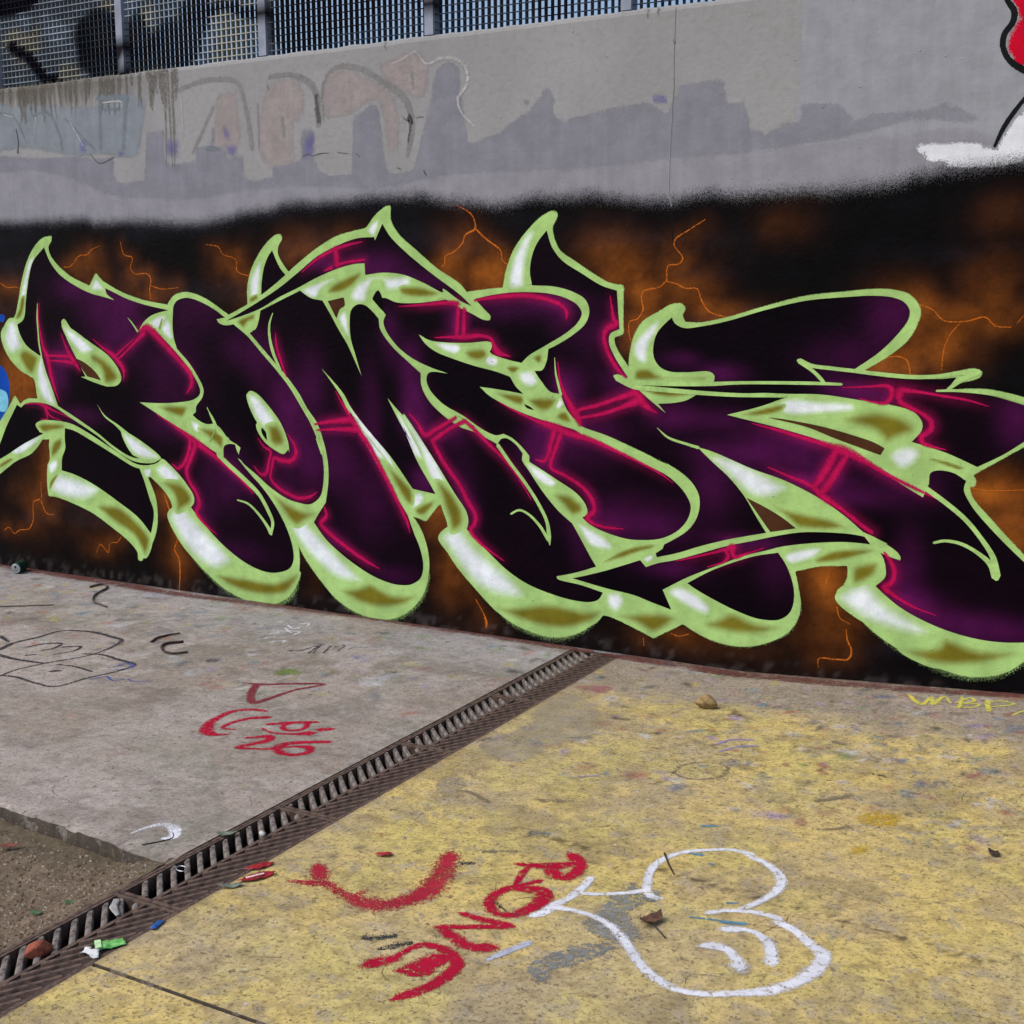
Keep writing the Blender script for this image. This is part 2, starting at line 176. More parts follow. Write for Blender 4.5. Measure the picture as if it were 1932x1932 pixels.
wp K.fill dark|-2106,1536* -2093,1511 -2050,1491 -1977,1497 -1859,1520 -1686,1568 -1519,1605 -1340,1620 -1244,1624 -1166,1616 -1124,1598 -1101,1565 -1105,1531 -1134,1485 -1208,1405 -1311,1329* -1204,1304 -1074,1298 -972,1300 -910,1308* -945,1259* -870,1251 -771,1239 -658,1208 -630,1198* -624,1087* -650,1068 -720,1016 -815,961* -932,1009 -1069,1047* -1033,1094 -1032,1125 -1067,1166 -1173,1194 -1279,1206 -1443,1224 -1594,1222 -1676,1223 -1792,1218 -1971,1223 -2156,1230 -2264,1240 -2303,1249* -2188,1240 -2033,1245 -1912,1254* -1905,1287 -1925,1305 -2034,1301 -2108,1302 -2158,1321 -2187,1361 -2191,1413 -2173,1470 -2142,1505
wp K.fill dark|-2011,368* -1892,440 -1713,517 -1602,545* -1566,496 -1534,419 -1526,350 -1542,290 -1587,253 -1675,245 -1778,268 -1901,314 -1976,348
wp K.fill dark|-2581,330* -2431,377 -2239,450* -2211,421* -2155,444 -2067,468 -1955,508 -1834,552 -1715,586 -1599,620 -1513,640 -1429,649 -1300,652 -1228,644 -1174,630 -1120,604* -1200,615 -1309,617 -1392,609 -1504,591 -1589,572 -1647,552 -1743,520 -1892,452 -2015,392 -2128,325* -2085,238* -2172,259 -2270,285 -2403,301
wp K.counter green|-1256,667* -1202,649 -1147,621 -1103,592 -1090,571 -1092,561* -1112,566 -1172,585 -1205,605*
wp K.gap brown|-1665,1120* -1607,1117 -1550,1110 -1438,1093 -1327,1068 -1218,1037 -1175,1016* -1190,987* -1271,1012 -1381,1047 -1493,1086
wp K.gap brown|-1749,772* -1661,735 -1584,695 -1528,657* -1639,632*
wp K.chrome white|-2279,1412 -2223,1482 -2174,1510 -2179,1470 -2210,1413 -2221,1354 -2259,1360
wp K.chrome white|-1594,1168 -1561,1197 -1449,1195 -1339,1188 -1328,1167 -1447,1146 -1559,1141
wp K.chrome white|-1891,922 -1844,936 -1665,872 -1606,837 -1662,793 -1733,793 -1812,851
wp K.chrome white|-2910,1722 -2882,1817 -2826,1893 -2792,1898 -2819,1822 -2833,1745 -2840,1697 -2903,1692
wp K.chrome white|-1147,986 -1112,1021 -1060,1023 -1039,998 -1068,953 -1109,940
wp K.chrome white|-2396,270 -2349,282 -2322,254 -2355,200 -2396,227
wp K.chrome white|-2083,312 -2045,340 -2001,333 -1919,276 -1930,244 -2012,265
wp K.chrome white|-1559,537 -1503,566 -1430,575 -1451,542 -1541,510
wp K.chrome white|-1307,370 -1214,434 -1136,372 -999,294 -1025,269 -1131,277 -1230,305
wp K.chrome olive|-2252,1302 -2195,1314 -2145,1287 -2033,1284 -1960,1286 -1972,1268 -2095,1265 -2252,1261
wp K.chrome olive|-2225,1218 -2094,1219 -2038,1206 -2081,1193 -2168,1196
wp K.chrome olive|-1772,1130 -1605,1173 -1616,1150 -1696,1125
wp K.chrome olive|-1340,1123 -1277,1153 -1198,1166 -1118,1148 -1075,1113 -1071,1087 -1140,1051 -1176,1036 -1220,1074 -1301,1098
wp K.chrome olive|-1007,984 -931,977 -874,955 -889,948 -955,965
wp K.chrome olive|-1603,734 -1488,726 -1375,707 -1330,677 -1508,659 -1555,692
wp K.chrome olive|-2335,177 -2139,223 -2074,200 -2169,117 -2248,144
wp K.chrome olive|-1917,192 -1856,229 -1796,260 -1705,236 -1598,219 -1644,184 -1733,161 -1824,161 -1898,176
wp K.chrome olive|-1428,533 -1374,572 -1308,589 -1204,591 -1284,550 -1416,520
wp K.chrome olive|-1280,514 -1208,543 -1181,540 -1184,501 -1205,471 -1275,444
wp K.chrome olive|-1042,194 -918,232 -899,262 -791,238 -641,237 -688,198 -811,153 -940,146
ws K.line green|-2677,1352,1 -2671,1283,7 -2654,1217,10 -2644,1184,11
ws K.line green|-2166,1053,1 -2115,1014,8 -2027,989,10 -1972,976,12
ws K.line green|-962,646,9 -924,657,10 -863,652,12 -796,621,14 -744,578,21 -722,532,31
ws K.line green|-1001,861,19 -922,808,18 -843,745,17 -779,671,17 -736,606,21 -720,535,31
ws K.line green|-1536,1359,22 -1486,1341,15 -1403,1332,14 -1316,1324,14 -1204,1313,15 -1074,1305,15 -973,1311,14 -899,1325,16 -830,1329,19
ws K.line green|-1531,1354,16 -1479,1319,13 -1445,1288,14 -1431,1272,11
ws K.line green|-830,1329,19 -883,1303,15 -921,1276,13 -940,1260,11
ws K.line green|-982,1253,7 -920,1256,9 -821,1254,14 -724,1243,20 -660,1225,25
ws K.line green|-2371,1274,18 -2328,1257,20 -2220,1250,20 -1942,1253,17 -1793,1262,12 -1620,1267,12 -1452,1269,12 -1360,1268,9
ws K.line green|-2364,1264,17 -2283,1233,21 -2156,1223,20 -1971,1214,17 -1792,1210,15 -1595,1215,14
ws K.accent pink|-2401,1629,2 -2391,1571,8 -2381,1524,14 -2371,1507,23 -2409,1489,20 -2429,1454,15 -2422,1413,15 -2395,1354,14 -2355,1302,12 -2320,1271,6
ws K.accent pink|-2661,1332,2 -2647,1241,8 -2613,1164,15 -2579,1110,27 -2551,1069,22 -2541,1045,6
ws K.accent pink|-2559,1117,12 -2472,1139,13 -2373,1172,14 -2277,1205,23
ws K.accent pink|-2545,1082,10 -2438,1104,12 -2341,1137,14 -2264,1170,29
ws K.accent pink|-2289,1219,9 -2263,1196,26 -2237,1162,26 -2199,1134,12 -2167,1119,2
ws K.accent pink|-1733,1092,2 -1613,1067,9 -1499,1039,13 -1387,1011,20 -1346,997,33 -1313,988,27 -1242,954,16 -1160,910,12 -1053,863,9 -958,823,2
ws K.accent pink|-1373,990,22 -1404,922,24 -1446,853,22 -1456,841,17
ws K.accent pink|-1324,982,16 -1365,908,22 -1411,833,22 -1427,815,22
ws K.accent pink|-1658,910,2 -1571,878,8 -1467,840,13 -1416,799,22 -1342,755,13 -1269,704,12 -1210,665,11
ws K.accent pink|-1156,587,7 -1128,551,12 -1112,508,14 -1124,463,14 -1150,443,19 -1111,414,11 -1030,374,7 -940,349,1
ws K.accent pink|-1356,1255,2 -1255,1261,6 -1176,1266,11 -1157,1253,16 -1158,1221,14 -1178,1199,11 -1226,1200,6 -1285,1213,2
ws K.accent pink|-1123,1249,26 -1126,1212,16 -1089,1187,13 -1036,1162,12 -999,1132,15 -998,1101,15 -1032,1067,16 -1026,1046,13 -979,1030,7 -933,1021,1
ws K.accent pink|-1113,1252,16 -1045,1246,8 -969,1235,7 -868,1221,6 -786,1199,1
ws K.accent pink|-2067,462,2 -1986,488,6 -1894,517,7 -1833,538,12 -1797,550,18
ws K.accent pink|-1839,534,9 -1823,506,13 -1844,481,7 -1917,451,2
ws K.accent pink|-1810,554,23 -1796,509,14 -1743,526,7 -1664,559,2
ws bg.lightning orange|-6395,1726,5 -6328,1698,6 -6270,1702,5 -6214,1690,3
ws bg.lightning orange|-5847,1810,6 -5793,1813,6 -5713,1871,7 -5649,1877,6 -5616,1902,4 -5546,1922,2
ws bg.lightning orange|-5386,1940,3 -5365,1871,6 -5301,1852,6 -5320,1795,7 -5287,1765,7 -5197,1764,7 -5170,1735,9 -5183,1678,9 -5177,1628,6
ws bg.lightning orange|-5172,1699,7 -5094,1681,6 -4968,1687,3
ws bg.lightning orange|-4756,1910,3 -4673,1894,5 -4648,1859,5 -4558,1827,5 -4552,1769,7 -4468,1741,4
ws bg.lightning orange|-6151,545,6 -6154,448,10
ws bg.lightning orange|-6172,439,11 -6226,419,8 -6243,303,8 -6283,251,7 -6368,235,7 -6418,210,7 -6462,244,5 -6507,223,3
ws bg.lightning orange|-6161,432,11 -6122,362,8 -6059,355,5
ws bg.lightning orange|-5085,353,6 -5064,301,6 -5088,231,8 -5061,188,14 -5055,112,14 -5067,3,5
ws bg.lightning orange|-5713,156,2 -5676,208,5 -5614,166,6 -5599,222,4 -5534,236,5 -5498,278,2
ws bg.lightning orange|-5149,544,6 -5114,456,15
ws bg.lightning orange|-3201,2055,2 -3114,2004,8 -3097,1943,14 -3152,1914,10 -3166,1878,7 -3218,1837,7 -3263,1819,7 -3267,1782,7 -3286,1770,5
ws bg.lightning orange|-3097,1943,14 -3029,1887,12 -2959,1837,10 -2952,1795,8 -2927,1776,4
ws bg.lightning orange|-1964,1945,4 -2036,1904,6 -2096,1868,9 -2103,1844,7 -2061,1786,9 -2081,1762,9 -2129,1756,8 -2134,1693,9 -2137,1692,8 -2164,1667,9 -2238,1650,10 -2251,1625,9 -2243,1568,9 -2268,1530,8 -2306,1516,7 -2309,1469,7 -2299,1435,6
ws bg.lightning orange|-2136,1689,8 -2090,1680,6 -2047,1660,7 -1993,1657,7 -1974,1612,7 -1937,1562,8 -1859,1537,6
ws bg.lightning orange|-1062,1588,3 -1016,1570,5 -969,1527,6 -885,1525,8 -817,1540,7 -777,1507,6 -724,1503,4
ws bg.lightning orange|-679,1548,2 -701,1518,2
ws bg.lightning orange|-909,1517,5 -941,1476,5 -963,1419,5 -969,1337,4
ws bg.lightning orange|-1191,1379,5 -1139,1385,7 -1103,1370,7 -1087,1313,5
ws bg.lightning orange|-835,878,3 -780,871,3 -639,882,3
ws bg.lightning orange|-1300,245,5 -1292,200,8 -1274,157,10 -1283,121,10 -1345,110,9 -1409,104,8 -1411,63,3
ws bg.lightning orange|-1342,337,6 -1329,293,6 -1284,270,3
ws bg.lightning orange|-1381,481,3 -1391,434,5
ws bg.lightning orange|-3109,170,4 -3065,102,9 -3050,64,24 -3050,37,13
ws bg.lightning orange|-2219,91,4 -2215,55,4
ws bg.lightning orange|-2083,128,4 -2047,120,5 -2000,136,4
wp up.patch panelblue|-1543,2812* -563,2699* -521,2044* -1635,2040* -1557,2269* -1540,2497*
wp up.patch lav|-6577,2486* -6095,2442 -5710,2412 -5547,2410 -5400,2394 -5254,2394* -5252,2276 -5077,2268* -5046,2497* -4907,2495* -4911,2351 -4734,2341* -4731,2409* -4639,2403* -4613,2506 -4529,2389 -4522,2344 -4422,2361* -4408,2242 -4271,2243* -4258,2304* -4102,2306* -4088,2434 -4004,2450* -4000,2286 -3956,2241 -3820,2234* -3804,2472* -3687,2532* -3653,2502 -3631,2370 -3599,2230 -3487,2238* -3415,2458 -3393,2530 -3371,2616 -3329,2659 -3280,2661 -3235,2631 -3229,2544 -3210,2444 -3195,2330* -3050,2367* -2925,2443 -2894,2460 -2840,2533* -2990,2441 -2928,2430* -2874,2497 -2828,2545* -2786,2465 -2790,2414 -2753,2392* -2582,2418 -2561,2423 -2467,2429 -2375,2428 -2311,2386* -2284,2440 -2264,2487* -2115,2493* -2068,2489* -2060,2405* -1981,2402* -1965,2302* -1933,2306* -1913,2281* -1855,2313 -1792,2320* -1787,2378 -1661,2372* -1627,2367* -1582,2312* -1534,2325 -1462,2329 -1345,2329 -1262,2351* -1183,2306 -1137,2281* -1169,2255 -1284,2268 -1430,2267 -1580,2236 -1829,2204 -1995,2147 -2405,1947 -4189,2005 -5516,1927 -6631,1998*
wp up.patch lavlite|-6325,2287 -5955,2352 -5557,2291 -5268,2198 -4734,2160 -4235,2190 -3636,2162 -3295,2194 -2625,2192 -2267,2205 -1656,2229 -1400,2242 -1169,2244 -1054,2181 -1076,2072 -1451,2020 -1825,2030 -2406,2010 -3008,2020 -4092,2060 -4743,2000 -6349,2050
wp up.patch slate|-6417,2761 -6106,2713 -6043,2725 -5536,2686 -5522,2724 -5265,2704 -5202,2661 -5235,2509 -5276,2403 -5546,2418 -5710,2420 -6066,2481 -6444,2504
wp up.patch pinkish|-4655,2664* -4515,2678* -4491,2461 -4519,2389 -4691,2391* -4672,2547
wp up.patch pinkish|-4305,2672 -4124,2685 -4081,2611 -4094,2506 -4142,2474 -4158,2309 -4359,2321
wp up.patch pinkish|-3931,2711 -3779,2705 -3624,2637 -3532,2541 -3537,2330 -3597,2334 -3652,2543 -3803,2492 -3938,2502
wp up.patch pinkish|-3622,2718 -3385,2756 -3345,2693 -3372,2556 -3464,2563 -3581,2633
ws up.faded greyd|-4942,2701,25 -4702,2741,29 -4503,2710,29 -4459,2605,32 -4421,2383,32
ws up.faded greyd|-4952,2702,25 -4950,2491,26
ws up.faded greyd|-4669,2606,22 -4825,2384,26
ws up.faded greyd|-4293,2721,28 -4160,2720,28 -4051,2679,38 -3998,2605,38 -3994,2464,31
ws up.faded greyd|-3965,2497,21 -3955,2664,18 -3885,2728,25 -3744,2715,30 -3581,2626,34 -3472,2543,40 -3441,2426,37 -3469,2292,27
ws up.faded greyd|-4216,2515,24 -4210,2428,24
ws up.faded greyd|-4375,2598,14 -4376,2380,15
ws up.faded greyd|-3436,2668,27 -3430,2594,13
ws up.faded slated|-5500,2715,31 -5276,2701,31
ws up.faded slated|-5489,2706,26 -5498,2447,24
ws up.faded slated|-5288,2691,31 -5329,2437,31
ws up.faded slated|-5459,2649,20 -5347,2645,20
ws up.faded slated|-6025,2658,16 -5903,2666,19 -5817,2547,21 -5801,2457,16
ws up.faded slated|-5763,2624,14 -5544,2442,16
ws up.faded slated|-6296,2694,16 -6174,2653,13 -6088,2515,11
ws up.faded slated|-4731,2401,30 -4650,2396,25
ws up.faded palew|-3553,2718,9 -3494,2733,7 -3418,2759,9 -3353,2700,9 -3271,2719,16 -3190,2705,20 -3135,2655,20 -3136,2589,17 -3184,2534,16 -3169,2474,13 -3098,2403,8
ws up.faded palew|-5468,2689,8 -5322,2678,9 -5324,2655,6
ws up.faded palew|-6001,2649,8 -6016,2560,5
ws up.faded palew|-5729,2605,6 -5635,2471,6
ws up.faded palew|-4891,2682,7 -4885,2524,6
ws up.faded palew|-6272,2684,8 -6186,2662,7
ws up.faded blackish|-4002,2612,21 -4000,2542,28 -3989,2484,28
ws up.faded blackish|-3457,2481,14 -3449,2440,16 -3464,2353,8
wp up.tint blue|-5654,2520 -5597,2501 -5616,2422 -5674,2426
wp up.tint blue|-4613,2520 -4555,2465 -4578,2422 -4620,2469
wp up.tint blue|-5020,2472 -4915,2465 -4921,2367 -5027,2373
wp up.tint blue|-5363,2431 -5308,2420 -5321,2397 -5377,2401
wp up.tint blue|-4088,2413 -4013,2444 -4027,2324 -4092,2306
wp up.tint blue|-2216,2471 -2148,2466 -2141,2429 -2216,2441
wp up.tint blue|-4608,2424 -4519,2403 -4522,2344 -4581,2348
wp up.figure red|-808,2727* -799,2695 -768,2661 -761,2623 -782,2584 -789,2548 -777,2500 -732,2451 -544,2401* -563,2699*
wp up.figure whitep|-1106,2215* -1000,2206 -892,2199 -816,2177* -773,2250 -723,2305 -641,2367* -628,2156* -712,2121 -833,2098 -974,2115 -1041,2136 -1075,2166
ws up.marking blackp|-816,2728,18 -804,2696,19 -777,2651,23 -780,2615,23 -807,2576,23 -810,2534,21 -787,2485,21 -732,2443,26 -644,2409,26
ws up.marking blackp|-819,2175,11 -788,2246,18 -725,2337,16 -654,2410,16
wp bg.splash bluep|-6516,1245 -6445,1239 -6401,1208 -6373,1137 -6384,1025 -6429,927 -6480,893 -6556,857
wp bg.splash bluep|-6414,1539 -6379,1539 -6372,1516 -6389,1496 -6418,1500
wp bg.splash cyanp|-6531,1101 -6460,1095 -6403,1073 -6392,1009 -6426,960 -6474,958 -6548,939
gs slabL.doodle gblack|-4902,-1397,28 -4919,-1333,31 -4956,-1219,29 -4940,-1101,25 -4933,-953,20 -4805,-899,25 -4632,-917,29 -4535,-943,24 -4484,-1066,17 -4471,-1204,16 -4544,-1396,18 -4574,-1533,15 -4556,-1626,15
gs slabL.doodle gblack|-5122,-1169,27 -4992,-1223,17
gs slabL.doodle gblack|-4879,-1398,27 -4834,-1402,27 -4722,-1411,24 -4544,-1396,20
gs slabL.doodle gblack|-4515,-1199,14 -4433,-1168,20 -4295,-1191,26 -4169,-1218,21 -4163,-1333,16 -4197,-1454,16 -4224,-1616,18 -4325,-1623,14 -4490,-1602,19 -4566,-1618,16
gs slabL.doodle gblack|-4840,-1246,17 -4815,-1163,19 -4751,-1122,21 -4712,-1191,17 -4732,-1252,14
gs slabL.doodle gblack|-4692,-1165,17 -4628,-1115,20 -4591,-1183,14 -4626,-1274,11
gs slabL.doodle gblack|-4477,-1379,16 -4389,-1365,15 -4256,-1384,13
gs slabL.doodle gblack|-4417,-1464,25 -4400,-1450,33
gs slabL.doodle gblack|-4725,-1343,19 -4699,-1314,14
gs slabL.scribble gblue|-4175,-1467,10 -4138,-1409,15 -4073,-1436,11 -4039,-1392,11 -3982,-1405,11 -3916,-1362,6
gs slabL.scribble gblue|-4242,-1311,8 -4225,-1275,13 -4220,-1218,16 -4155,-1237,13 -4169,-1284,11 -4192,-1323,9
gs slabL.swoosh gwhite|-2811,-2556,6 -2800,-2493,18 -2772,-2458,27 -2716,-2466,39 -2680,-2515,28 -2700,-2538,14
gs slabL.tag gdarkred|-3556,-1191,9 -3464,-1165,16 -3359,-1096,16 -3241,-1043,14 -3299,-1170,14 -3318,-1318,19 -3334,-1382,22 -3417,-1304,23 -3491,-1180,23
gs slabL.tag gred|-3223,-1440,15 -3277,-1448,17 -3332,-1500,18 -3331,-1603,23 -3301,-1686,34 -3237,-1748,35 -3196,-1744,18 -3167,-1719,8
gs slabL.tag gred|-3168,-1497,23 -3219,-1541,19 -3244,-1616,17 -3233,-1678,14 -3176,-1667,8
gs slabL.tag gred|-3107,-1560,16 -3053,-1510,20 -2988,-1465,20 -2962,-1451,16
gs slabL.tag gred|-3038,-1492,14 -3045,-1546,17 -3013,-1577,17 -2968,-1562,17 -2960,-1518,17 -2982,-1481,17
gs slabL.tag gred|-3101,-1606,6 -3035,-1628,11 -2951,-1600,14 -2907,-1567,33
gs slabL.tag gred|-2891,-1510,26 -2862,-1488,18
gs slabL.tag gred|-3078,-1717,13 -3047,-1691,19 -3018,-1665,25 -2991,-1697,25 -3013,-1755,21 -3037,-1813,19 -2976,-1797,11 -2929,-1771,15 -2910,-1752,28
gs slabL.tag gred|-2783,-1606,16 -2846,-1644,19 -2903,-1694,24 -2906,-1750,32 -2857,-1784,24 -2800,-1770,18 -2782,-1725,20 -2811,-1688,22 -2854,-1703,13 -2887,-1730,9
gs slabL.script gwhite|-3984,-288,12 -3953,-244,14 -3926,-290,10 -3953,-315,9
gs slabL.script gwhite|-4017,-330,12 -3948,-369,12 -3939,-321,10
gs slabL.script gwhite|-3972,-431,12 -3885,-400,10 -3875,-459,10
gs slabL.script gwhite|-3992,-383,9 -3911,-437,10
gs slabL.script gwhite|-3992,-507,12 -3960,-467,10
gs slabL.script gwhite|-3959,-569,11 -3924,-534,10
gs slabL.script gwhite|-3979,-611,7 -3944,-576,9
gs slabL.script gwhite|-3893,-625,11 -3842,-567,10 -3828,-605,10
gs slabL.script gwhite|-3895,-580,8 -3872,-629,8
gs slabL.script gblack|-3662,-678,16 -3646,-566,14 -3602,-688,9
gs slabL.script gblack|-3641,-548,12 -3584,-678,9
gs slabL.script gblack|-3590,-535,14 -3541,-655,12
gs slabL.script gblack|-3556,-546,10 -3542,-494,10 -3504,-591,9
gs slabL.script gblack|-3475,-561,9 -3476,-502,9 -3423,-480,9
gs slabL.script gblack|-3711,-704,27 -3664,-664,19
gp slabL.blot ggreen|-3547,-1037 -3543,-931 -3470,-917 -3421,-968 -3451,-1022 -3521,-1048
gp slabL.blot gblue|-2596,-1751 -2567,-1721 -2551,-1751 -2574,-1772
gp slabL.blot gteal|-3761,-956 -3738,-903 -3675,-895 -3692,-946
gp slabL.blot gteal|-3391,-629 -3375,-593 -3340,-630 -3355,-666
gp slabL.blot gteal|-4099,-194 -4085,-151 -4035,-212 -4056,-234
gp slabL.blot gdk|-3565,-258 -3545,-198 -3468,-195 -3498,-253
gp slabL.blot gdk|-3134,-759 -3047,-724 -3062,-771
gp slabL.blot gdk|-3653,-322 -3622,-279 -3608,-323
gp slabL.blot gdk|-4206,-392 -4189,-366 -4149,-412
gp slabL.blot gdk|-3947,-1014 -3898,-960 -3862,-981 -3904,-1032
gp slabL.blot gyel|-5210,-815 -5200,-737 -5087,-817 -5116,-868
gp slabL.blot gyel|-5433,-900 -5411,-853 -5340,-921 -5355,-964
gp slabL.blot gyel|-4999,-499 -4956,-457 -4898,-482 -4948,-527
gp slabL.blot gyel|-4318,-551 -4253,-482 -4171,-487 -4255,-566
gp slabL.blot gyel|-4904,-1295 -4901,-1264 -4851,-1296
gp slabL.blot gyel|-2784,-1490 -2757,-1461 -2752,-1496
gp slabL.blot gyel|-2716,-1461 -2703,-1451 -2692,-1471
gp slabL.blot gpale|-5772,-94* -5595,-66 -5210,-97 -5020,-78* -5018,-199 -5188,-231 -5234,-131 -5550,-108
gp slabL.blot gpale|-3263,-1127 -3227,-1072 -3205,-1130
gp slabL.blot gpale|-6005,-355 -5984,-331 -5920,-384 -5937,-406
gp slabL.blot gorange|-5925,-312 -5876,-263 -5813,-339 -5874,-350
gp slabL.blot gorange|-3882,-1862 -3865,-1833 -3834,-1846 -3850,-1876
gp slabL.blot gbluelite|-3240,-1823 -3226,-1791 -3203,-1808 -3216,-1834
gs slabL.strip gmaroon|-6791,-9,85 -6568,-3,118 -5463,-50,114 -5016,-80,88 -4014,-8,88 -3192,-9,96 -2474,-32,80
gs slabR.strip gmaroon|-2384,-45,79 -2117,-52,91 -1824,-59,94 -1256,-73,82 -891,-57,78 -589,-20,77 -300,16,75
gs slabR.smile gredsoft|-2160,-2467,32 -2115,-2518,38
gs slabR.smile gredsoft|-2184,-2577,10 -2123,-2554,27 -2078,-2539,27 -1996,-2566,26 -1928,-2578,45 -1875,-2568,49 -1833,-2525,49 -1808,-2452,54 -1817,-2363,56 -1849,-2273,49 -1870,-2216,40
gs slabR.smile gredsoft|-1969,-2561,10 -1958,-2529,16
gs slabR.tag gred|-1668,-2167,17 -1626,-2155,22 -1571,-2130,32 -1540,-2096,22
gs slabR.tag gred|-1557,-2043,29 -1516,-2078,29 -1498,-2144,28 -1514,-2185,27 -1561,-2168,32
gs slabR.tag gred|-1631,-2163,11 -1631,-2207,14 -1620,-2254,14 -1609,-2290,10 -1564,-2234,16
gs slabR.tag gred|-1553,-2290,27 -1615,-2314,22 -1632,-2374,23 -1616,-2425,24 -1581,-2454,24 -1539,-2449,24 -1510,-2395,29 -1502,-2333,35 -1527,-2286,30 -1556,-2284,27
gs slabR.tag gred|-1653,-2503,15 -1606,-2505,19 -1562,-2503,19 -1514,-2500,23
gs slabR.tag gred|-1519,-2507,21 -1585,-2547,17 -1666,-2593,19
gs slabR.tag gred|-1658,-2598,23 -1606,-2622,27 -1550,-2643,26 -1500,-2624,32
gs slabR.tag gred|-1715,-2833,31 -1698,-2808,31 -1678,-2785,26
gs slabR.tag gred|-1680,-2782,13 -1672,-2727,16 -1652,-2691,18 -1611,-2685,22 -1555,-2704,26 -1526,-2737,25 -1522,-2798,25 -1537,-2867,24 -1559,-2908,24 -1574,-2935,16
gs slabR.tag gred|-1623,-2814,33 -1599,-2785,45 -1586,-2738,43 -1571,-2713,26
gs slabR.tag gred|-1599,-2824,17 -1571,-2801,17
gs slabR.smear gdkc|-1809,-2734,27 -1772,-2714,30 -1737,-2686,22
gs slabR.smear gdkc|-1738,-2763,19 -1701,-2718,30 -1685,-2696,16
gs slabR.smear gdkc|-1817,-2244,36 -1783,-2225,23
gs slabR.smear gdkc|-1614,-2404,11 -1561,-2433,11 -1521,-2439,8
gp slabR.patch ggrey|-1350,-2184 -1344,-2133 -1300,-2128 -1234,-2139 -1218,-2158 -1238,-2215 -1261,-2281 -1224,-2338 -1188,-2376 -1196,-2429 -1235,-2442 -1300,-2429 -1360,-2387 -1354,-2350 -1351,-2304 -1359,-2236
gp slabR.patch ggrey|-1376,-2659 -1351,-2561 -1306,-2497 -1245,-2464 -1215,-2479 -1240,-2554 -1296,-2644 -1285,-2688 -1311,-2710 -1346,-2693
gp slabR.patch ggrey|-1731,-2001 -1743,-1944 -1692,-1922 -1657,-1971 -1583,-2008 -1577,-2038 -1629,-1990 -1696,-1970
gs slabR.bar gbluew|-1471,-2674,23 -1453,-2623,29 -1426,-2557,32
gs slabR.figure gwhite|-1482,-2420,24 -1466,-2394,29 -1462,-2347,29 -1447,-2294,21 -1441,-2249,25 -1441,-2196,22 -1446,-2151,25
gs slabR.figure gwhite|-1441,-2249,16 -1394,-2232,16 -1343,-2199,16 -1307,-2170,17 -1283,-2147,21
gs slabR.figure gwhite|-1230,-2169,18 -1254,-2169,22 -1277,-2144,22 -1299,-2089,23 -1314,-2038,21 -1321,-1991,20 -1311,-1923,20 -1279,-1862,19 -1231,-1819,18 -1160,-1780,18 -1096,-1782,20 -1108,-1787,21 -1037,-1826,24 -990,-1871,27 -969,-1916,28 -965,-1980,25 -983,-2048,23 -1015,-2123,21
gs slabR.figure gwhite|-1082,-2182,21 -1048,-2149,19 -1005,-2130,21 -963,-2120,21 -911,-2126,22 -911,-2136,23 -850,-2170,26 -793,-2222,29 -759,-2247,37 -753,-2325,36 -779,-2414,35 -833,-2489,34 -893,-2531,23 -949,-2565,23 -1012,-2579,24 -1074,-2557,25 -1137,-2512,25 -1185,-2462,26 -1229,-2415,25 -1278,-2376,24 -1338,-2349,19 -1401,-2345,19 -1458,-2354,24
gs slabR.figure gwhite|-1016,-2248,29 -991,-2234,33 -972,-2225,20 -946,-2225,20 -899,-2256,27 -871,-2311,31 -859,-2350,35
gs slabR.figure gwhite|-1029,-2352,27 -1008,-2340,32 -974,-2345,26 -937,-2378,31 -920,-2406,42
gs slabR.mark gcyan|-1119,-2228,7 -1062,-2214,14 -1023,-2209,23 -982,-2195,23
gs slabR.mark gcyan|-1301,-1659,17 -1264,-1638,13
gs slabR.mark gcyan|-1262,-1863,10 -1230,-1856,22
gs slabR.mark gcyan|-1187,-1901,12 -1175,-1900,10
gs slabR.mark gcyan|-1059,-2107,9 -1037,-2094,9
gp slabR.blot gdk|-959,-1003 -928,-975 -858,-1003 -854,-1023 -897,-1042
gp slabR.blot gdk|-1617,-1118 -1561,-1073 -1585,-1113
gp slabR.blot gbright|-904,-1344 -882,-1293 -769,-1290 -758,-1362 -826,-1422 -882,-1412
gp slabR.blot gbright|-867,-1584 -816,-1544 -801,-1623 -854,-1652
gs slabR.mark gpurple|-1513,-953,18 -1478,-882,20 -1406,-859,17
gs slabR.mark gpurple|-1477,-1018,19 -1427,-941,16 -1372,-908,12
gs slabR.mark gpurple|-1817,-1469,12 -1762,-1431,17
gs slabR.letters gyellow|-1001,-145,18 -961,-220,27 -930,-252,30 -914,-151,15 -890,-240,30 -870,-126,16 -832,-201,14
gs slabR.letters gyellow|-803,-116,18 -791,-249,25
gs slabR.letters gyellow|-815,-195,13 -770,-117,15 -752,-154,18 -780,-194,13 -728,-189,17 -749,-236,17 -807,-244,14
gs slabR.letters gyellow|-708,-130,26 -683,-254,33
gs slabR.letters gyellow|-709,-162,13 -651,-123,14 -607,-151,17 -674,-202,13
gs slabR.letters gyellow|-563,-217,13 -594,-280,16
gp slabR.blot gpink|-2298,-564 -2245,-487 -2145,-480 -2134,-591 -2187,-609
gs slabR.smear ggrey2|-1549,-1285,22 -1548,-1206,15 -1494,-1146,10 -1414,-1139,15 -1386,-1217,20 -1437,-1296,15 -1507,-1309,15 -1549,-1285,17
gs slabR.smear ggrey2|-2124,-1782,16 -2074,-1770,16 -2021,-1791,19 -1973,-1815,15
gs slabR.smear ggrey2|-1854,-1721,23 -1793,-1701,31 -1739,-1671,15
gs slabR.smear ggrey2|-1801,-2144,20 -1705,-2090,16
gs slabR.smear ggrey2|-1047,-1306,24 -956,-1204,28
gs slabR.smear ggrey2|-969,-1511,15 -902,-1449,23
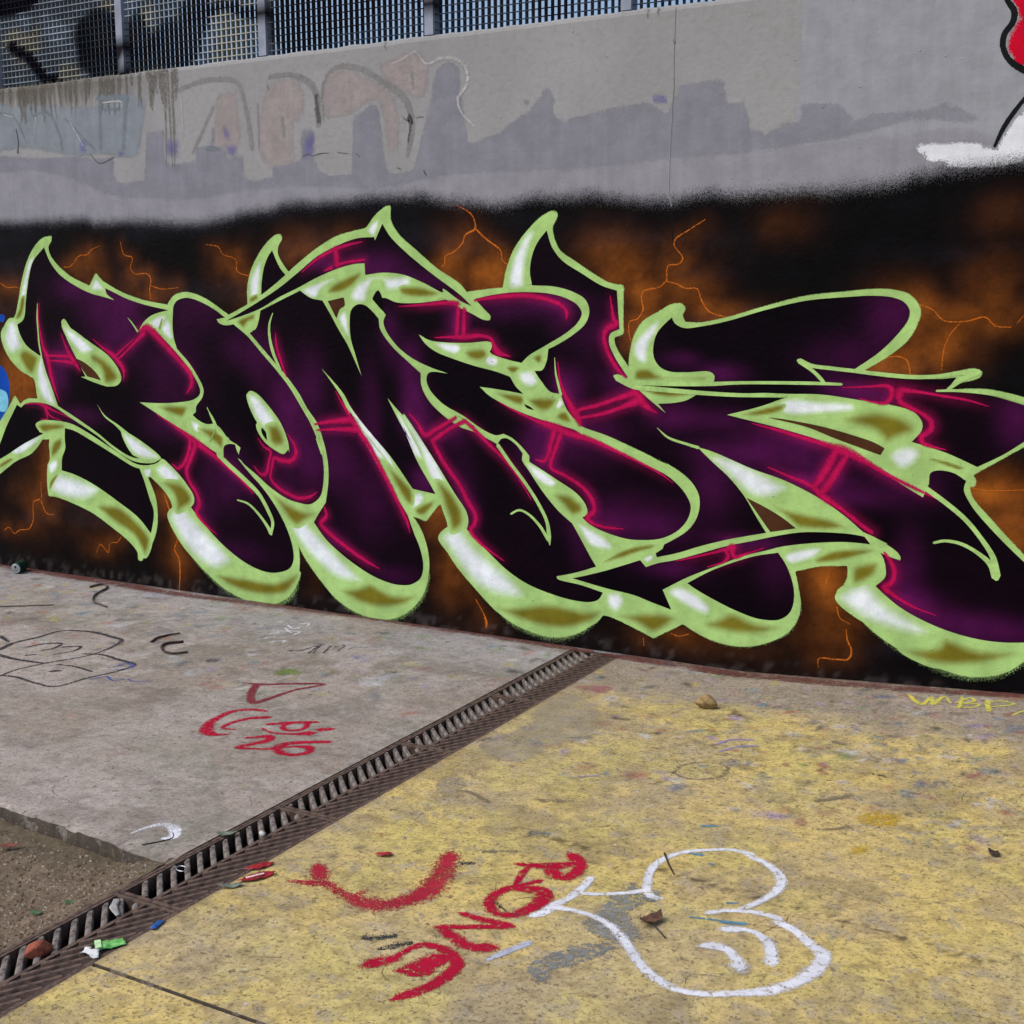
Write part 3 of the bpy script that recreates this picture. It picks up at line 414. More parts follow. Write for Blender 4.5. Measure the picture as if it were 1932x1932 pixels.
gs slabR.smear ggrey2|-1141,-758,29 -1096,-774,32
gp slabR.blot gorange|-2174,-2192 -2133,-2156 -2102,-2201 -2119,-2223
gp slabR.blot gorange|-623,-973 -583,-848 -549,-807 -590,-933
gp slabR.blot gpalew|-2293,-1333 -2244,-1175 -2228,-989 -2127,-933 -2005,-986 -1952,-1109 -2024,-1257 -2055,-1446 -2206,-1428
gp slabR.blot gpalew|-2249,-1000 -2302,-774 -2263,-662 -2072,-778 -2015,-952
gp slabR.blot gpalew|-2214,-1787 -2206,-1659 -2105,-1727 -2122,-1840
gp slabR.blot gpalew|-2169,-2006 -2132,-1958 -2048,-2045 -2075,-2087
gp slabR.blot gblue|-1151,-204 -1095,-170 -1032,-173 -1055,-211 -1137,-233
gp slabR.blot glitegrey|-984,-390 -912,-308 -859,-280 -907,-393
gp slabR.blot glitegrey|-2133,-290 -2117,-263 -2113,-304
gp slabR.blot glitegrey|-1426,-746 -1377,-726 -1380,-755
gp slabR.blot glitegrey|-776,-867 -735,-836 -730,-863
ws R.spray green|-4210,168,36 -4253,84,58 -4347,19,66 -4467,5,67 -4588,17,67 -4728,62,60 -4869,145,45 -5006,269,30
ws M.spray green|-3386,261,34 -3432,154,55 -3538,53,62 -3636,20,70 -3786,23,64 -3912,65,50 -4038,158,29
ws M.spray green|-2997,143,33 -2887,84,59 -2742,50,65 -2636,54,65 -2532,96,51 -2450,150,25
ws K.spray green|-1213,284,28 -1129,227,39 -993,167,56 -887,137,61 -810,126,60 -735,137,60 -662,163,48 -600,215,43
ws K.spray green|-1500,307,23 -1549,214,35 -1635,159,35 -1732,128,36 -1823,125,36 -1916,137,24
ws up.crack blackish|-4096,2324,4 -4077,2330,5 -4054,2332,3 -4036,2324,4 -3989,2332,4 -3934,2332,2
ws up.crack blackish|-3880,2331,2 -3817,2321,3
ws up.crack blackish|-3491,2470,3 -3470,2455,5 -3457,2461,5
ws up.crack blackish|-3415,2461,3 -3398,2465,3 -3373,2462,2
ws up.crack blackish|-3772,2323,3 -3746,2301,3
ws up.crack blackish|-3530,2240,4 -3509,2232,3
ws up.crack blackish|-3378,2219,7 -3365,2197,8
ws up.crack blackish|-5581,2420,4 -5516,2369,6 -5400,2394,4
ws up.crack blackish|-6167,2595,8 -6156,2520,10 -6168,2462,12
ws up.crack blackish|-4310,2687,4 -4301,2664,4
ws up.crack blackish|-2119,2684,8 -2115,2672,10
wp up.hole blackp|-3457,2481 -3439,2463 -3437,2433 -3454,2437 -3468,2454
""".strip().splitlines()
BLOOM_DATA = """
-5496,1570,162,118,1
-5433,1445,118,111,0.9
-5771,1697,149,67,0.6
-5923,1319,92,69,0.8
-5947,1180,70,93,0.8
-5318,1621,145,44,0.5
-5044,1239,189,181,0.35
-4831,1577,176,105,0.35
-5790,958,155,46,0.6
-4691,686,146,146,0.55
-5112,949,148,89,0.45
-4898,428,90,105,0.5
-4666,263,223,59,0.3
-4522,1364,125,83,0.45
-4408,1297,83,138,0.6
-4267,1059,76,139,1
-4226,986,90,153,1
-4102,819,76,139,0.7
-4284,661,113,85,0.4
-3675,1770,140,64,1
-3982,1801,98,39,0.7
-3389,1703,157,44,0.55
-4088,1202,81,136,0.5
-3588,1443,52,103,0.7
-3473,1315,58,97,0.9
-3717,1046,53,200,0.55
-3930,842,103,150,0.6
-3406,733,59,66,0.9
-3729,603,136,171,0.3
-4031,371,113,71,0.6
-3574,241,137,41,0.4
-3435,1046,78,85,1
-3252,970,97,64,0.5
-3180,644,65,163,0.5
-2757,926,75,99,1
-2605,934,184,92,0.4
-2335,646,244,91,0.4
-2534,537,50,125,0.4
-2676,1601,148,36,0.7
-2953,1571,183,49,0.5
-3208,1502,50,62,0.7
-2642,1541,59,89,0.4
-2606,1224,72,72,1
-2518,1034,151,48,0.7
-2342,1250,88,59,0.7
-2474,1453,88,88,0.4
-3456,1154,58,78,0.9
-1883,1299,90,34,0.9
-2117,1108,93,52,0.8
-1697,961,226,45,0.7
-1908,1105,172,40,0.4
-2066,1357,69,29,0.6
-1163,1557,94,130,0.65
-1361,1371,134,80,0.4
-1334,1248,86,32,1.1
-1227,1224,80,27,0.9
-680,1156,61,102,0.8
-1576,1035,167,45,0.7
-1460,930,222,111,0.3
-1485,861,140,28,0.8
-820,316,217,49,1.1
-1062,497,55,137,0.5
-1080,877,107,81,0.35
-1317,806,110,33,0.6
-1030,390,83,50,0.8
-1901,822,87,116,0.5
-1594,470,87,87,0.3
-1744,578,116,29,0.9
-2110,424,121,36,0.6
-2274,609,182,55,0.6
""".strip().splitlines()
GLOW_DATA = """
-6151,1397,217,186,0.55
-6267,1145,190,222,0.9
-6264,1644,154,123,0.5
-5614,1789,147,147,0.4
-5256,1639,173,115,0.6
-4581,1746,137,164,0.5
-4478,1635,109,109,0.8
-4152,1899,158,105,0.6
-3883,1944,154,77,0.4
-3175,1875,146,146,0.5
-3031,1726,121,97,0.95
-3235,1753,148,148,0.6
-3296,1630,150,75,0.5
-2303,1671,138,138,1
-2225,1487,92,161,1.1
-2054,1623,135,135,0.8
-2382,1832,160,137,0.55
-1790,1534,177,66,0.6
-1644,1964,127,85,0.5
-1579,2004,105,63,0.4
-1963,1845,132,88,0.25
-3172,2141,96,96,0.35
-1134,1536,125,104,0.9
-1167,1347,147,84,1.1
-1006,1413,145,103,0.7
-873,1537,121,81,0.4
-782,1637,120,120,0.45
-763,1971,117,97,0.3
-797,859,126,105,1
-692,721,125,125,0.9
-841,940,63,84,0.8
-1388,435,113,113,0.9
-1380,206,138,138,0.5
-3311,602,106,159,0.8
-3254,289,107,214,0.6
-4110,258,86,171,0.5
-6039,648,128,192,0.6
-5187,579,121,121,0.6
-6248,376,230,197,0.3
-5052,165,123,184,0.5
-5760,255,256,128,0.25
-1947,85,365,73,0.45
-3104,38,161,80,0.3
""".strip().splitlines()
EDGE_DATA = """
-6359,2076
-5980,2080
-5506,2056
-5169,2037
-4794,2025
-4535,2069
-4337,2084
-4185,2100
-3905,2110
-3637,2113
-3380,2109
-3255,2077
-3133,2078
-3008,2047
-2775,2083
-2551,2074
-2335,2052
-2127,2037
-1927,2065
-1761,2046
-1635,2046
-1451,2038
-1275,2047
-1105,2079
-995,2101
-833,2109
-713,2124
""".strip().splitlines()

# ---------------------------------------------------------------- helpers
COL = scene.collection
def s2l(c): 
    c = np.asarray(c, float) / 255.0
    return np.where(c <= 0.04045, c / 12.92, ((c + 0.055) / 1.055) ** 2.4)
def link(o, parent=None):
    COL.objects.link(o)
    if parent is not None: o.parent = parent
    return o
def tag(o, label=None, cat=None, group=None, kind=None):
    if label: o['label'] = label
    if cat: o['category'] = cat
    if group: o['group'] = group
    if kind: o['kind'] = kind
    return o
def mesh_obj(name, v, f, mat, parent=None, cols=None, smooth=False, solid=None):
    me = bpy.data.meshes.new(name)
    me.from_pydata([tuple(p) for p in v], [], [tuple(q) for q in f])
    me.materials.append(mat)
    if cols is not None:
        cc = np.array(cols, np.float32); av = me.attributes.new('Cov', 'FLOAT', 'POINT'); av.data.foreach_set('value', cc[:, 3].copy()); cc[:, 3] = 1
        ca = me.color_attributes.new('Col', 'FLOAT_COLOR', 'POINT'); ca.data.foreach_set('color', cc.ravel())
    if solid is not None:      # faces fully covered by paint need no see-through shader
        me.materials.append(solid); cv = np.asarray(cols)[:, 3]
        me.polygons.foreach_set('material_index', [1 if min(cv[i] for i in q) > .995 else 0 for q in f])
    if smooth: me.polygons.foreach_set('use_smooth', [True] * len(me.polygons))
    me.update()
    return link(bpy.data.objects.new(name, me), parent)
def empty(name, loc=(0, 0, 0), parent=None):
    o = bpy.data.objects.new(name, None); o.location = loc; o.empty_display_size = .05
    return link(o, parent)
class MB:
    def __init__(s): s.v = []; s.f = []; s.c = []
    def add(s, v, f, c=None):
        n = len(s.v); s.v += [tuple(p) for p in v]; s.f += [tuple(i + n for i in q) for q in f]
        if c is not None: s.c += [tuple(k) for k in c]
    def box(s, x0, x1, y0, y1, z0, z1):
        s.add([(x0,y0,z0),(x1,y0,z0),(x1,y1,z0),(x0,y1,z0),(x0,y0,z1),(x1,y0,z1),(x1,y1,z1),(x0,y1,z1)],
              [(0,3,2,1),(4,5,6,7),(0,1,5,4),(1,2,6,5),(2,3,7,6),(3,0,4,7)])
    def build(s, name, mat, parent=None, smooth=False, solid=None):
        return mesh_obj(name, s.v, s.f, mat, parent, s.c if s.c else None, smooth, solid)
def smooth01(x): x = np.clip(x, 0, 1); return x * x * (3 - 2 * x)
def vnoise(x, y, sc, seed=0):
    x = np.asarray(x) * sc; y = np.asarray(y) * sc
    i = np.floor(x).astype(np.int64); j = np.floor(y).astype(np.int64); fx = smooth01(x - i); fy = smooth01(y - j)
    def h(a, b):
        n = (a * 374761393 + b * 668265263 + seed * 982451653) & 0xffffffff
        n = ((n ^ (n >> 13)) * 1274126177) & 0xffffffff
        return ((n ^ (n >> 16)) & 0xffff) / 65535.0
    return (h(i,j)*(1-fx)+h(i+1,j)*fx)*(1-fy)+(h(i,j+1)*(1-fx)+h(i+1,j+1)*fx)*fy
def fbm(x, y, sc, seed=0, o=4):
    t = 0; a = .5; s = 0
    for k in range(o): t = t + a * vnoise(x, y, sc * 2 ** k, seed + k * 17); s += a; a *= .55
    return t / s

# ---------------------------------------------------------------- materials
def nt(name):
    m = bpy.data.materials.new(name); m.use_nodes = True
    t = m.node_tree; return m, t, t.nodes['Principled BSDF']
def N(t, typ, **kw):
    n = t.nodes.new(typ)
    for k, v in kw.items():
        if k in n.inputs.keys(): n.inputs[k].default_value = v
        else: setattr(n, k, v)
    return n
def noise(t, pos, scale, detail=4, rough=.55, **kw):
    n = N(t, 'ShaderNodeTexNoise', Scale=scale, Detail=detail, Roughness=rough, **kw); t.links.new(pos, n.inputs['Vector']); return n.outputs[0]
def ramp(t, src, a, b, lo=0., hi=1.):
    n = N(t, 'ShaderNodeMapRange'); n.interpolation_type = 'SMOOTHSTEP'; t.links.new(src, n.inputs['Value'])
    n.inputs['From Min'].default_value = a; n.inputs['From Max'].default_value = b; n.inputs['To Min'].default_value = lo; n.inputs['To Max'].default_value = hi
    return n.outputs[0]
def math_(t, op, a, b=None):
    n = N(t, 'ShaderNodeMath'); n.operation = op
    for i, q in enumerate((a, b)):
        if q is None: continue
        if isinstance(q, (int, float)): n.inputs[i].default_value = q
        else: t.links.new(q, n.inputs[i])
    return n.outputs[0]
def mixc(t, fac, a, b, blend='MIX'):
    n = N(t, 'ShaderNodeMix'); n.data_type = 'RGBA'; n.blend_type = blend
    for i, q in ((0, fac), (6, a), (7, b)):
        if isinstance(q, (int, float)): n.inputs[i].default_value = q
        elif isinstance(q, (tuple, list, np.ndarray)): n.inputs[i].default_value = (*[float(k) for k in q[:3]], 1)
        else: t.links.new(q, n.inputs[i])
    return n.outputs[2]
def position(t): return t.nodes.new('ShaderNodeNewGeometry').outputs['Position']
def wall_bump(t, pos, strength=.5):
    a = noise(t, pos, 170, 2, .6); b = noise(t, pos, 38, 2, .5); 
    v = N(t, 'ShaderNodeTexVoronoi', Scale=19.0); t.links.new(pos, v.inputs['Vector'])
    lump = ramp(t, v.outputs['Distance'], .10, .02)
    gx = N(t, 'ShaderNodeSeparateColor'); t.links.new(v.outputs['Color'], gx.inputs[0]); gate = ramp(t, gx.outputs[0], .62, .7)
    s = math_(t, 'ADD', math_(t, 'MULTIPLY', a, .18), math_(t, 'MULTIPLY', b, .6))
    s = math_(t, 'ADD', s, math_(t, 'MULTIPLY', math_(t, 'MULTIPLY', lump, gate), .9))
    bp = N(t, 'ShaderNodeBump', Strength=strength, Distance=.004); t.links.new(s, bp.inputs['Height'])
    return bp.outputs[0]
def paint_mat(name, lo=None, hi=None, grain=0., gscale=70., rough=.5, wear=0., bump=.8, vary=.16, cell=.0026, streak=0., wl=.30, wh=.42):
    """sprayed or brushed paint: colour from the piece, edge coverage from the piece's alpha broken up by noise"""
    m, t, p = nt(name); L = t.links; pos = position(t)
    at = N(t, 'ShaderNodeAttribute'); at.attribute_name = 'Col'
    v = ramp(t, noise(t, pos, 9, 3, .6), .3, .7, 1 - vary, 1 + vary * .6)
    v2 = ramp(t, noise(t, pos, 120, 2), .3, .7, 1 - vary * .22, 1 + vary * .22)
    if streak:
        mp = N(t, 'ShaderNodeMapping'); mp.inputs['Scale'].default_value = (26, 1, 1.3); L.new(pos, mp.inputs[0])
        v2 = math_(t, 'MULTIPLY', v2, ramp(t, noise(t, mp.outputs[0], 1, 3, .6), .3, .7, 1 - streak, 1 + streak))
    c = N(t, 'ShaderNodeVectorMath'); c.operation = 'SCALE'; L.new(at.outputs['Color'], c.inputs[0]); L.new(math_(t, 'MULTIPLY', v, v2), c.inputs['Scale'])
    L.new(c.outputs[0], p.inputs['Base Color'])
    p.inputs['Roughness'].default_value = rough; p.inputs['Specular IOR Level'].default_value = .045
    L.new(wall_bump(t, pos, bump), p.inputs['Normal'])
    if lo is not None:
        ac = N(t, 'ShaderNodeAttribute'); ac.attribute_name = 'Cov'; a = ac.outputs['Fac']
        if grain: 
            g = math_(t, 'MULTIPLY', math_(t, 'SUBTRACT', noise(t, pos, gscale, 4, .7), .5), grain)
            edge = math_(t, 'MULTIPLY', ramp(t, a, 0.0, .12), g)
            a = math_(t, 'ADD', a, edge)
        a = ramp(t, a, lo, hi)
        if wear: a = math_(t, 'MULTIPLY', a, ramp(t, noise(t, pos, 55, 5, .7), wl, wh, 1 - wear, 1))
        sn = N(t, 'ShaderNodeVectorMath'); sn.operation = 'SNAP'; L.new(pos, sn.inputs[0]); sn.inputs[1].default_value = (cell, cell, cell)
        wn_ = N(t, 'ShaderNodeTexWhiteNoise'); wn_.noise_dimensions = '3D'; L.new(sn.outputs[0], wn_.inputs['Vector'])
        L.new(math_(t, 'GREATER_THAN', a, math_(t, 'ADD', math_(t, 'MULTIPLY', wn_.outputs['Value'], .98), .01)), p.inputs['Alpha'])     # single dots of spray, not a see-through film
    return m
PAINT = paint_mat('mural_paint', rough=.5)
PAINT_CRISP = paint_mat('mural_paint_line', .30, .62, .35, 120, rough=.5)
PAINT_SOFT = paint_mat('mural_paint_fade', .0, 1.0, .35, 160, rough=.5, cell=.0013)
PAINT_BACK_SOLID = paint_mat('mural_paint_back_solid', rough=.5, vary=.34)
PAINT_ROLL_SOLID = paint_mat('roller_paint_solid', rough=.6, vary=.10, bump=.7, streak=.035)
PAINT_BACK = paint_mat('mural_paint_back', .0, 1.0, .25, 130, rough=.5, vary=.34, cell=.0013)
PAINT_BOLT = paint_mat('mural_paint_bolt', .05, .95, .8, 90, rough=.5, wear=.7)
PAINT_ROLL = paint_mat('roller_paint', .12, .75, 1.0, 34, rough=.6, vary=.10, bump=.7, streak=.035)
PAINT_FADE = paint_mat('faded_paint', .10, .9, .8, 45, rough=.6, wear=.35, vary=.1, bump=.4)
PAINT_STAIN = paint_mat('rain_stain', .1, 1.9, 1.3, 40, rough=.7, wear=.6, vary=.1, bump=.4, cell=.0015)
CHALK = paint_mat('ground_spray', .03, .74, .5, 75, wl=.36, wh=.48, rough=.8, wear=.75, bump=.25, vary=.12, cell=.002)
CHALK_PATCH = paint_mat('ground_patch', .05, .8, 1.9, 30, rough=.85, wear=.85, bump=.25, vary=.25, cell=.002, wl=.42, wh=.58)
CHALK_SOFT = paint_mat('ground_spray_soft', .05, 1.0, .9, 85, rough=.8, wear=.6, bump=.25)
CHALK_THIN = paint_mat('ground_mark', .20, 1.25, 1.5, 34, rough=.85, wear=.75, bump=.25)
CHALK_BLOT = paint_mat('ground_blot', .15, 1.5, 1.9, 14, wl=.38, wh=.56, rough=.85, wear=.8, bump=.25)

def concrete_wall_mat():
    m, t, p = nt('painted_wall'); L = t.links; pos = position(t)
    sx = N(t, 'ShaderNodeSeparateXYZ'); L.new(pos, sx.inputs[0])
    c = mixc(t, ramp(t, noise(t, pos, 1.6, 5), .35, .65), s2l((136, 137, 138)), s2l((145, 146, 147)))
    c = mixc(t, math_(t, 'MULTIPLY', ramp(t, noise(t, pos, 30, 4), .45, .7), .35), c, s2l((126, 124, 122)))
    # rain streaks under the coping, stronger where water runs off (left end)
    mp = N(t, 'ShaderNodeMapping'); mp.inputs['Scale'].default_value = (30, 1, 1.6); L.new(pos, mp.inputs[0])
    st = noise(t, mp.outputs[0], 1, 5, .65)
    top = ramp(t, sx.outputs[2], 2.50, 2.83); left = ramp(t, sx.outputs[0], -4.9, -5.6)
    k = math_(t, 'MULTIPLY', math_(t, 'MULTIPLY', ramp(t, math_(t, 'ADD', st, math_(t, 'MULTIPLY', top, .42)), .62, .9), top), math_(t, 'ADD', math_(t, 'MULTIPLY', left, .75), .07))
    c = mixc(t, k, c, s2l((84, 79, 68)))
    L.new(c, p.inputs['Base Color']); p.inputs['Roughness'].default_value = .7; p.inputs['Specular IOR Level'].default_value = .3
    L.new(wall_bump(t, pos, .75), p.inputs['Normal']); return m
WALL = concrete_wall_mat()

def ground_mat(name, speck, fleck=.5, flake=None, flk=.7):
    m, t, p = nt(name); L = t.links; pos = position(t)
    at = N(t, 'ShaderNodeAttribute'); at.attribute_name = 'Col'; c = at.outputs['Color']
    md = noise(t, pos, 26, 6, .72)
    if flake is not None:      # paint flaked off in sharp-edged chips
        fk = noise(t, pos, 11, 8, .74); c = mixc(t, math_(t, 'MULTIPLY', ramp(t, fk, .555, .575), flk), c, flake)
        fk2 = noise(t, pos, 31, 6, .7); c = mixc(t, math_(t, 'MULTIPLY', ramp(t, fk2, .60, .62), .75), c, s2l((104, 90, 72)))
    sc_ = N(t, 'ShaderNodeVectorMath'); sc_.operation = 'SCALE'; L.new(c, sc_.inputs[0]); L.new(ramp(t, md, .32, .68, .80, 1.16), sc_.inputs['Scale']); c = sc_.outputs[0]
    f1 = noise(t, pos, 85, 5, .78)
    c = mixc(t, math_(t, 'MULTIPLY', ramp(t, f1, .52, .61), speck), c, s2l((88, 74, 58)))
    c = mixc(t, math_(t, 'MULTIPLY', ramp(t, f1, .44, .30), .35), c, s2l((196, 186, 166)))
    f2 = noise(t, pos, 260, 3, .7)
    c = mixc(t, math_(t, 'MULTIPLY', ramp(t, f2, .35, .7), .35), c, mixc(t, .5, c, (0.02, .018, .015)))
    v = N(t, 'ShaderNodeTexVoronoi', Scale=21.0); L.new(pos, v.inputs['Vector'])
    fl = math_(t, 'MULTIPLY', ramp(t, math_(t, 'ADD', v.outputs['Distance'], math_(t, 'MULTIPLY', noise(t, pos, 90, 3), .16)), .22, .17), ramp(t, noise(t, pos, 1.7, 3), .50, .62))
    hs = N(t, 'ShaderNodeHueSaturation', Saturation=.45, Value=.62); L.new(v.outputs['Color'], hs.inputs['Color'])
    c = mixc(t, math_(t, 'MULTIPLY', fl, fleck), c, hs.outputs[0])
    L.new(c, p.inputs['Base Color']); p.inputs['Roughness'].default_value = .85; p.inputs['Specular IOR Level'].default_value = .25
    h = noise(t, pos, 140, 3, .7)
    b = N(t, 'ShaderNodeBump', Strength=.45, Distance=.004); L.new(h, b.inputs['Height']); L.new(b.outputs[0], p.inputs['Normal'])
    return m
def simple_mat(name, c, rough=.6, metal=0., var=.25, scale=40., c2=None, bump=.3, bscale=None, spec=.4):
    m, t, p = nt(name); L = t.links
    tc = N(t, 'ShaderNodeTexCoord').outputs['Object']
    c = s2l(c); c2 = s2l(c2) if c2 is not None else c * (1 - var)
    q = mixc(t, ramp(t, noise(t, tc, scale, 5, .65), .38, .66), c, c2)
    L.new(q, p.inputs['Base Color']); p.inputs['Roughness'].default_value = rough; p.inputs['Metallic'].default_value = metal; p.inputs['Specular IOR Level'].default_value = spec
    if bump:
        b = N(t, 'ShaderNodeBump', Strength=bump, Distance=.003); L.new(noise(t, tc, bscale or scale * 3, 5, .65), b.inputs['Height']); L.new(b.outputs[0], p.inputs['Normal'])
    return m

# ---------------------------------------------------------------- curves, sheets, ribbons
def parse(s):
    pts = []
    for k in s.split():
        c = k.endswith('*'); pts.append((*[float(q) / 1000 for q in k.rstrip('*').split(',')], c))
    return pts
def cr(p0, p1, p2, p3, n):
    def tj(ti, a, b): return ti + max(np.linalg.norm((b - a)[:2]), 1e-6) ** .5
    t0 = 0; t1 = tj(t0, p0, p1); t2 = tj(t1, p1, p2); t3 = tj(t2, p2, p3)
    t = np.linspace(t1, t2, n, endpoint=False)[:, None]
    A1 = (t1-t)/(t1-t0)*p0+(t-t0)/(t1-t0)*p1; A2 = (t2-t)/(t2-t1)*p1+(t-t1)/(t2-t1)*p2; A3 = (t3-t)/(t3-t2)*p2+(t-t2)/(t3-t2)*p3
    B1 = (t2-t)/(t2-t0)*A1+(t-t0)/(t2-t0)*A2; B2 = (t3-t)/(t3-t1)*A2+(t-t1)/(t3-t1)*A3
    return (t2-t)/(t2-t1)*B1+(t-t1)/(t2-t1)*B2
def curve_closed(pts, step=.012):
    P = [np.array(p[:2]) for p in pts]; C = [p[2] for p in pts]; n = len(P); out = []
    for i in range(n):
        a, b = P[i], P[(i+1) % n]
        pa = 2*a-b if C[i] else P[i-1]; pb = 2*b-a if C[(i+1) % n] else P[(i+2) % n]
        k = max(1, int(np.linalg.norm(b-a) / step))
        out.append(cr(pa, a, b, pb, k))
    return np.concatenate(out)
def curve_open(pts, step=.012):
    P = [np.array(p[:3]) for p in pts]; n = len(P); out = []
    for i in range(n-1):
        a, b = P[i], P[i+1]
        pa = P[i-1] if i else 2*a-b; pb = P[i+2] if i+2 < n else 2*b-a
        out.append(cr(pa, a, b, pb, max(2, int(np.linalg.norm((b-a)[:2]) / step))))
    out.append(P[-1][None]); q = np.concatenate(out); q[:, 2] = np.maximum(q[:, 2], .001); return q
def inside(P, x, y):
    c = np.zeros(len(x), bool); j = len(P) - 1
    for i in range(len(P)):
        xi, yi = P[i]; xj, yj = P[j]
        if yi != yj:
            m = ((yi > y) != (yj > y)) & (x < (xj-xi)*(y-yi)/(yj-yi)+xi); c ^= m
        j = i
    return c
def seg_dist(P, Q):
    """distance of points Q to closed polygon P (sampled finely)"""
    A = P; B = np.roll(P, -1, 0); D = B - A; L2 = (D * D).sum(1) + 1e-12; out = np.full(len(Q), 1e9)
    for s in range(0, len(Q), 4000):
        q = Q[s:s+4000, None, :]; t = np.clip(((q - A) * D).sum(2) / L2, 0, 1)
        out[s:s+4000] = np.sqrt((((A + t[..., None] * D) - q) ** 2).sum(2)).min(1)
    return out
def triangulate(P, grid):
    V = [Vector(p) for p in P]; n = len(V); E = [(i, (i+1) % n) for i in range(n)]
    if grid:
        x0, y0 = P.min(0); x1, y1 = P.max(0)
        gx, gy = np.meshgrid(np.arange(x0, x1, grid), np.arange(y0, y1, grid)); gx = gx + (np.arange(gx.shape[0]) % 2)[:, None] * grid / 2
        gx = gx.ravel(); gy = gy.ravel(); m = inside(P, gx, gy); Q = np.stack([gx[m], gy[m]], 1)
        if len(Q): Q = Q[seg_dist(P, Q) > grid * .35]; V += [Vector(q) for q in Q]
    v, e, f, *_ = delaunay_2d_cdt(V, E, [], 1, 1e-5)
    return np.array([(p.x, p.y) for p in v]), [tuple(q) for q in f]

PAL = {k: s2l(v) for k, v in dict(green=(160, 197, 119), olivelite=(140, 165, 90), dark=(3, 1, 5), black=(4, 3, 5), brown=(70, 42, 26),
    white=(222, 230, 234), olive=(112, 106, 30), pink=(178, 16, 78), orange=(196, 104, 30),
    panelblue=(142, 145, 152), lav=(126, 127, 136), lavlite=(137, 137, 145), slate=(127, 135, 142), pinkish=(150, 142, 141), greyd=(130, 130, 129),
    slated=(116, 126, 133), palew=(176, 174, 174), blackish=(88, 88, 91), blue=(114, 112, 168), red=(190, 6, 42), whitep=(214, 219, 226), blackp=(20, 24, 25), bluep=(16, 70, 165), cyanp=(120, 190, 215)).items()}
G = .82   # ground colours scaled down evenly to offset the stronger light on level ground
PAL.update({k: s2l(v) * G for k, v in dict(gblack=(72, 68, 70), gblue=(80, 98, 158), gwhite=(226, 228, 236), gdarkred=(130, 58, 66), gred=(176, 26, 56), gredsoft=(172, 44, 62), ggreen=(126, 150, 62),
    gteal=(128, 152, 158), gdk=(66, 64, 66), gyel=(190, 180, 128), gpale=(186, 182, 188), gorange=(192, 134, 92), gbluelite=(136, 156, 170), gmaroon=(112, 70, 64), gdkc=(62, 64, 68), ggrey=(138, 141, 140),
    gbluew=(188, 194, 212), gcyan=(92, 142, 168), gbright=(206, 170, 62), gpurple=(158, 142, 178), gyellow=(206, 198, 96), gpink=(170, 118, 118), ggrey2=(140, 128, 104), gpalew=(178, 168, 146), glitegrey=(196, 194, 192)).items()})

# ---- collect the painted shapes
ITEMS = []
for ln in PAINT_DATA:
    head, path = ln.split('|'); kind, own, colr = head.split()[:3]
    ITEMS.append((kind, *own.split('.'), colr, parse(path)))
FLD = lambda L: np.array([[float(q) for q in k.split(',')] for k in L]) * np.array([.001] * 4 + [1])
BLOOM, GLOW = FLD(BLOOM_DATA), FLD(GLOW_DATA)
EDGE = np.array([[float(q) / 1000 for q in k.split(',')] for k in EDGE_DATA]); EDGE = EDGE[np.argsort(EDGE[:, 0])]
ACC = np.concatenate([curve_open(p, .02) for k, o, pt, c, p in ITEMS if c == 'pink'])
def dark_field(x, z, letter):
    c = np.tile(PAL['dark'], (len(x), 1)) * (0.8 + .8 * fbm(x, z, 3, 5)[:, None])
    b = np.zeros(len(x))
    for X, Z, rx, rz, s in BLOOM: b += s * np.exp(-(((x - X) / rx) ** 2 + ((z - Z) / rz) ** 2) * .8)
    b = (1 - np.exp(-b * .8)) * (.45 + .9 * fbm(x, z, 4, 9)) * .95
    c += b[:, None] * s2l((90, 18, 84))
    c += (.05 + .35 * smooth01((fbm(x, z, 2.2, 3) - .35) * 3))[:, None] * s2l((30, 4, 24)) * .5
    h = np.zeros(len(x))
    for s in range(0, len(x), 3000):
        dx = x[s:s+3000, None] - ACC[:, 0]; dz = z[s:s+3000, None] - ACC[:, 1]; d = np.sqrt(dx * dx + dz * dz) - ACC[:, 2] * .5
        w = np.clip(ACC[:, 2] / .013, .12, 1)
        h[s:s+3000] = (w * np.exp(-(np.maximum(d, 0) / .024) ** 2)).max(1)
    c += h[:, None] * s2l((130, 14, 74)) * .48
    return c
SOFTK = {'chrome': .055, 'tint': .06, 'patch': .028, 'figure': .010}
def sheet(item, off, surf, mb, soft=None, grid=None):
    """one painted area as a thin sheet on its surface; adds to mb"""
    kind, own, part, colr, pts = item
    P = curve_closed(pts)
    if soft: 
        c = P.mean(0); P = c + (P - c) * ({'white': 1.30, 'olive': 1.22}[colr] if part == 'chrome' else 1.10)
    V, F = triangulate(P, grid)
    base = PAL[colr]; col = np.tile(base, (len(V), 1)); a = np.ones(len(V))
    if colr == 'dark': col = dark_field(V[:, 0], V[:, 1], own)
    elif colr == 'brown': col = base * (.6 + .9 * fbm(V[:, 0], V[:, 1], 6, 2))[:, None]
    elif colr in ('green', 'olive', 'white'): col = base * (.93 + .14 * fbm(V[:, 0], V[:, 1], 4, 8))[:, None]
    if soft:
        d = seg_dist(P, V); s = min(soft * (1.5 if colr == 'white' else 1), max(d.max() * .9, 1e-3)); a = np.clip(d / s, 0, 1)
    if part == 'chrome': 
        w = smooth01(a * 1.12)[:, None]; col = col * w + (PAL['green'] * (.93 + .14 * fbm(V[:, 0], V[:, 1], 4, 8))[:, None]) * (1 - w); a = a * 0 + 1
    if part == 'tint': a = a * .55
    if colr == 'slate': a = a * .8
    if colr == 'pinkish': a = a * .62
    mb.add([surf(x, y, off) for x, y in V], F, np.concatenate([np.clip(col, 0, 1), a[:, None]], 1))
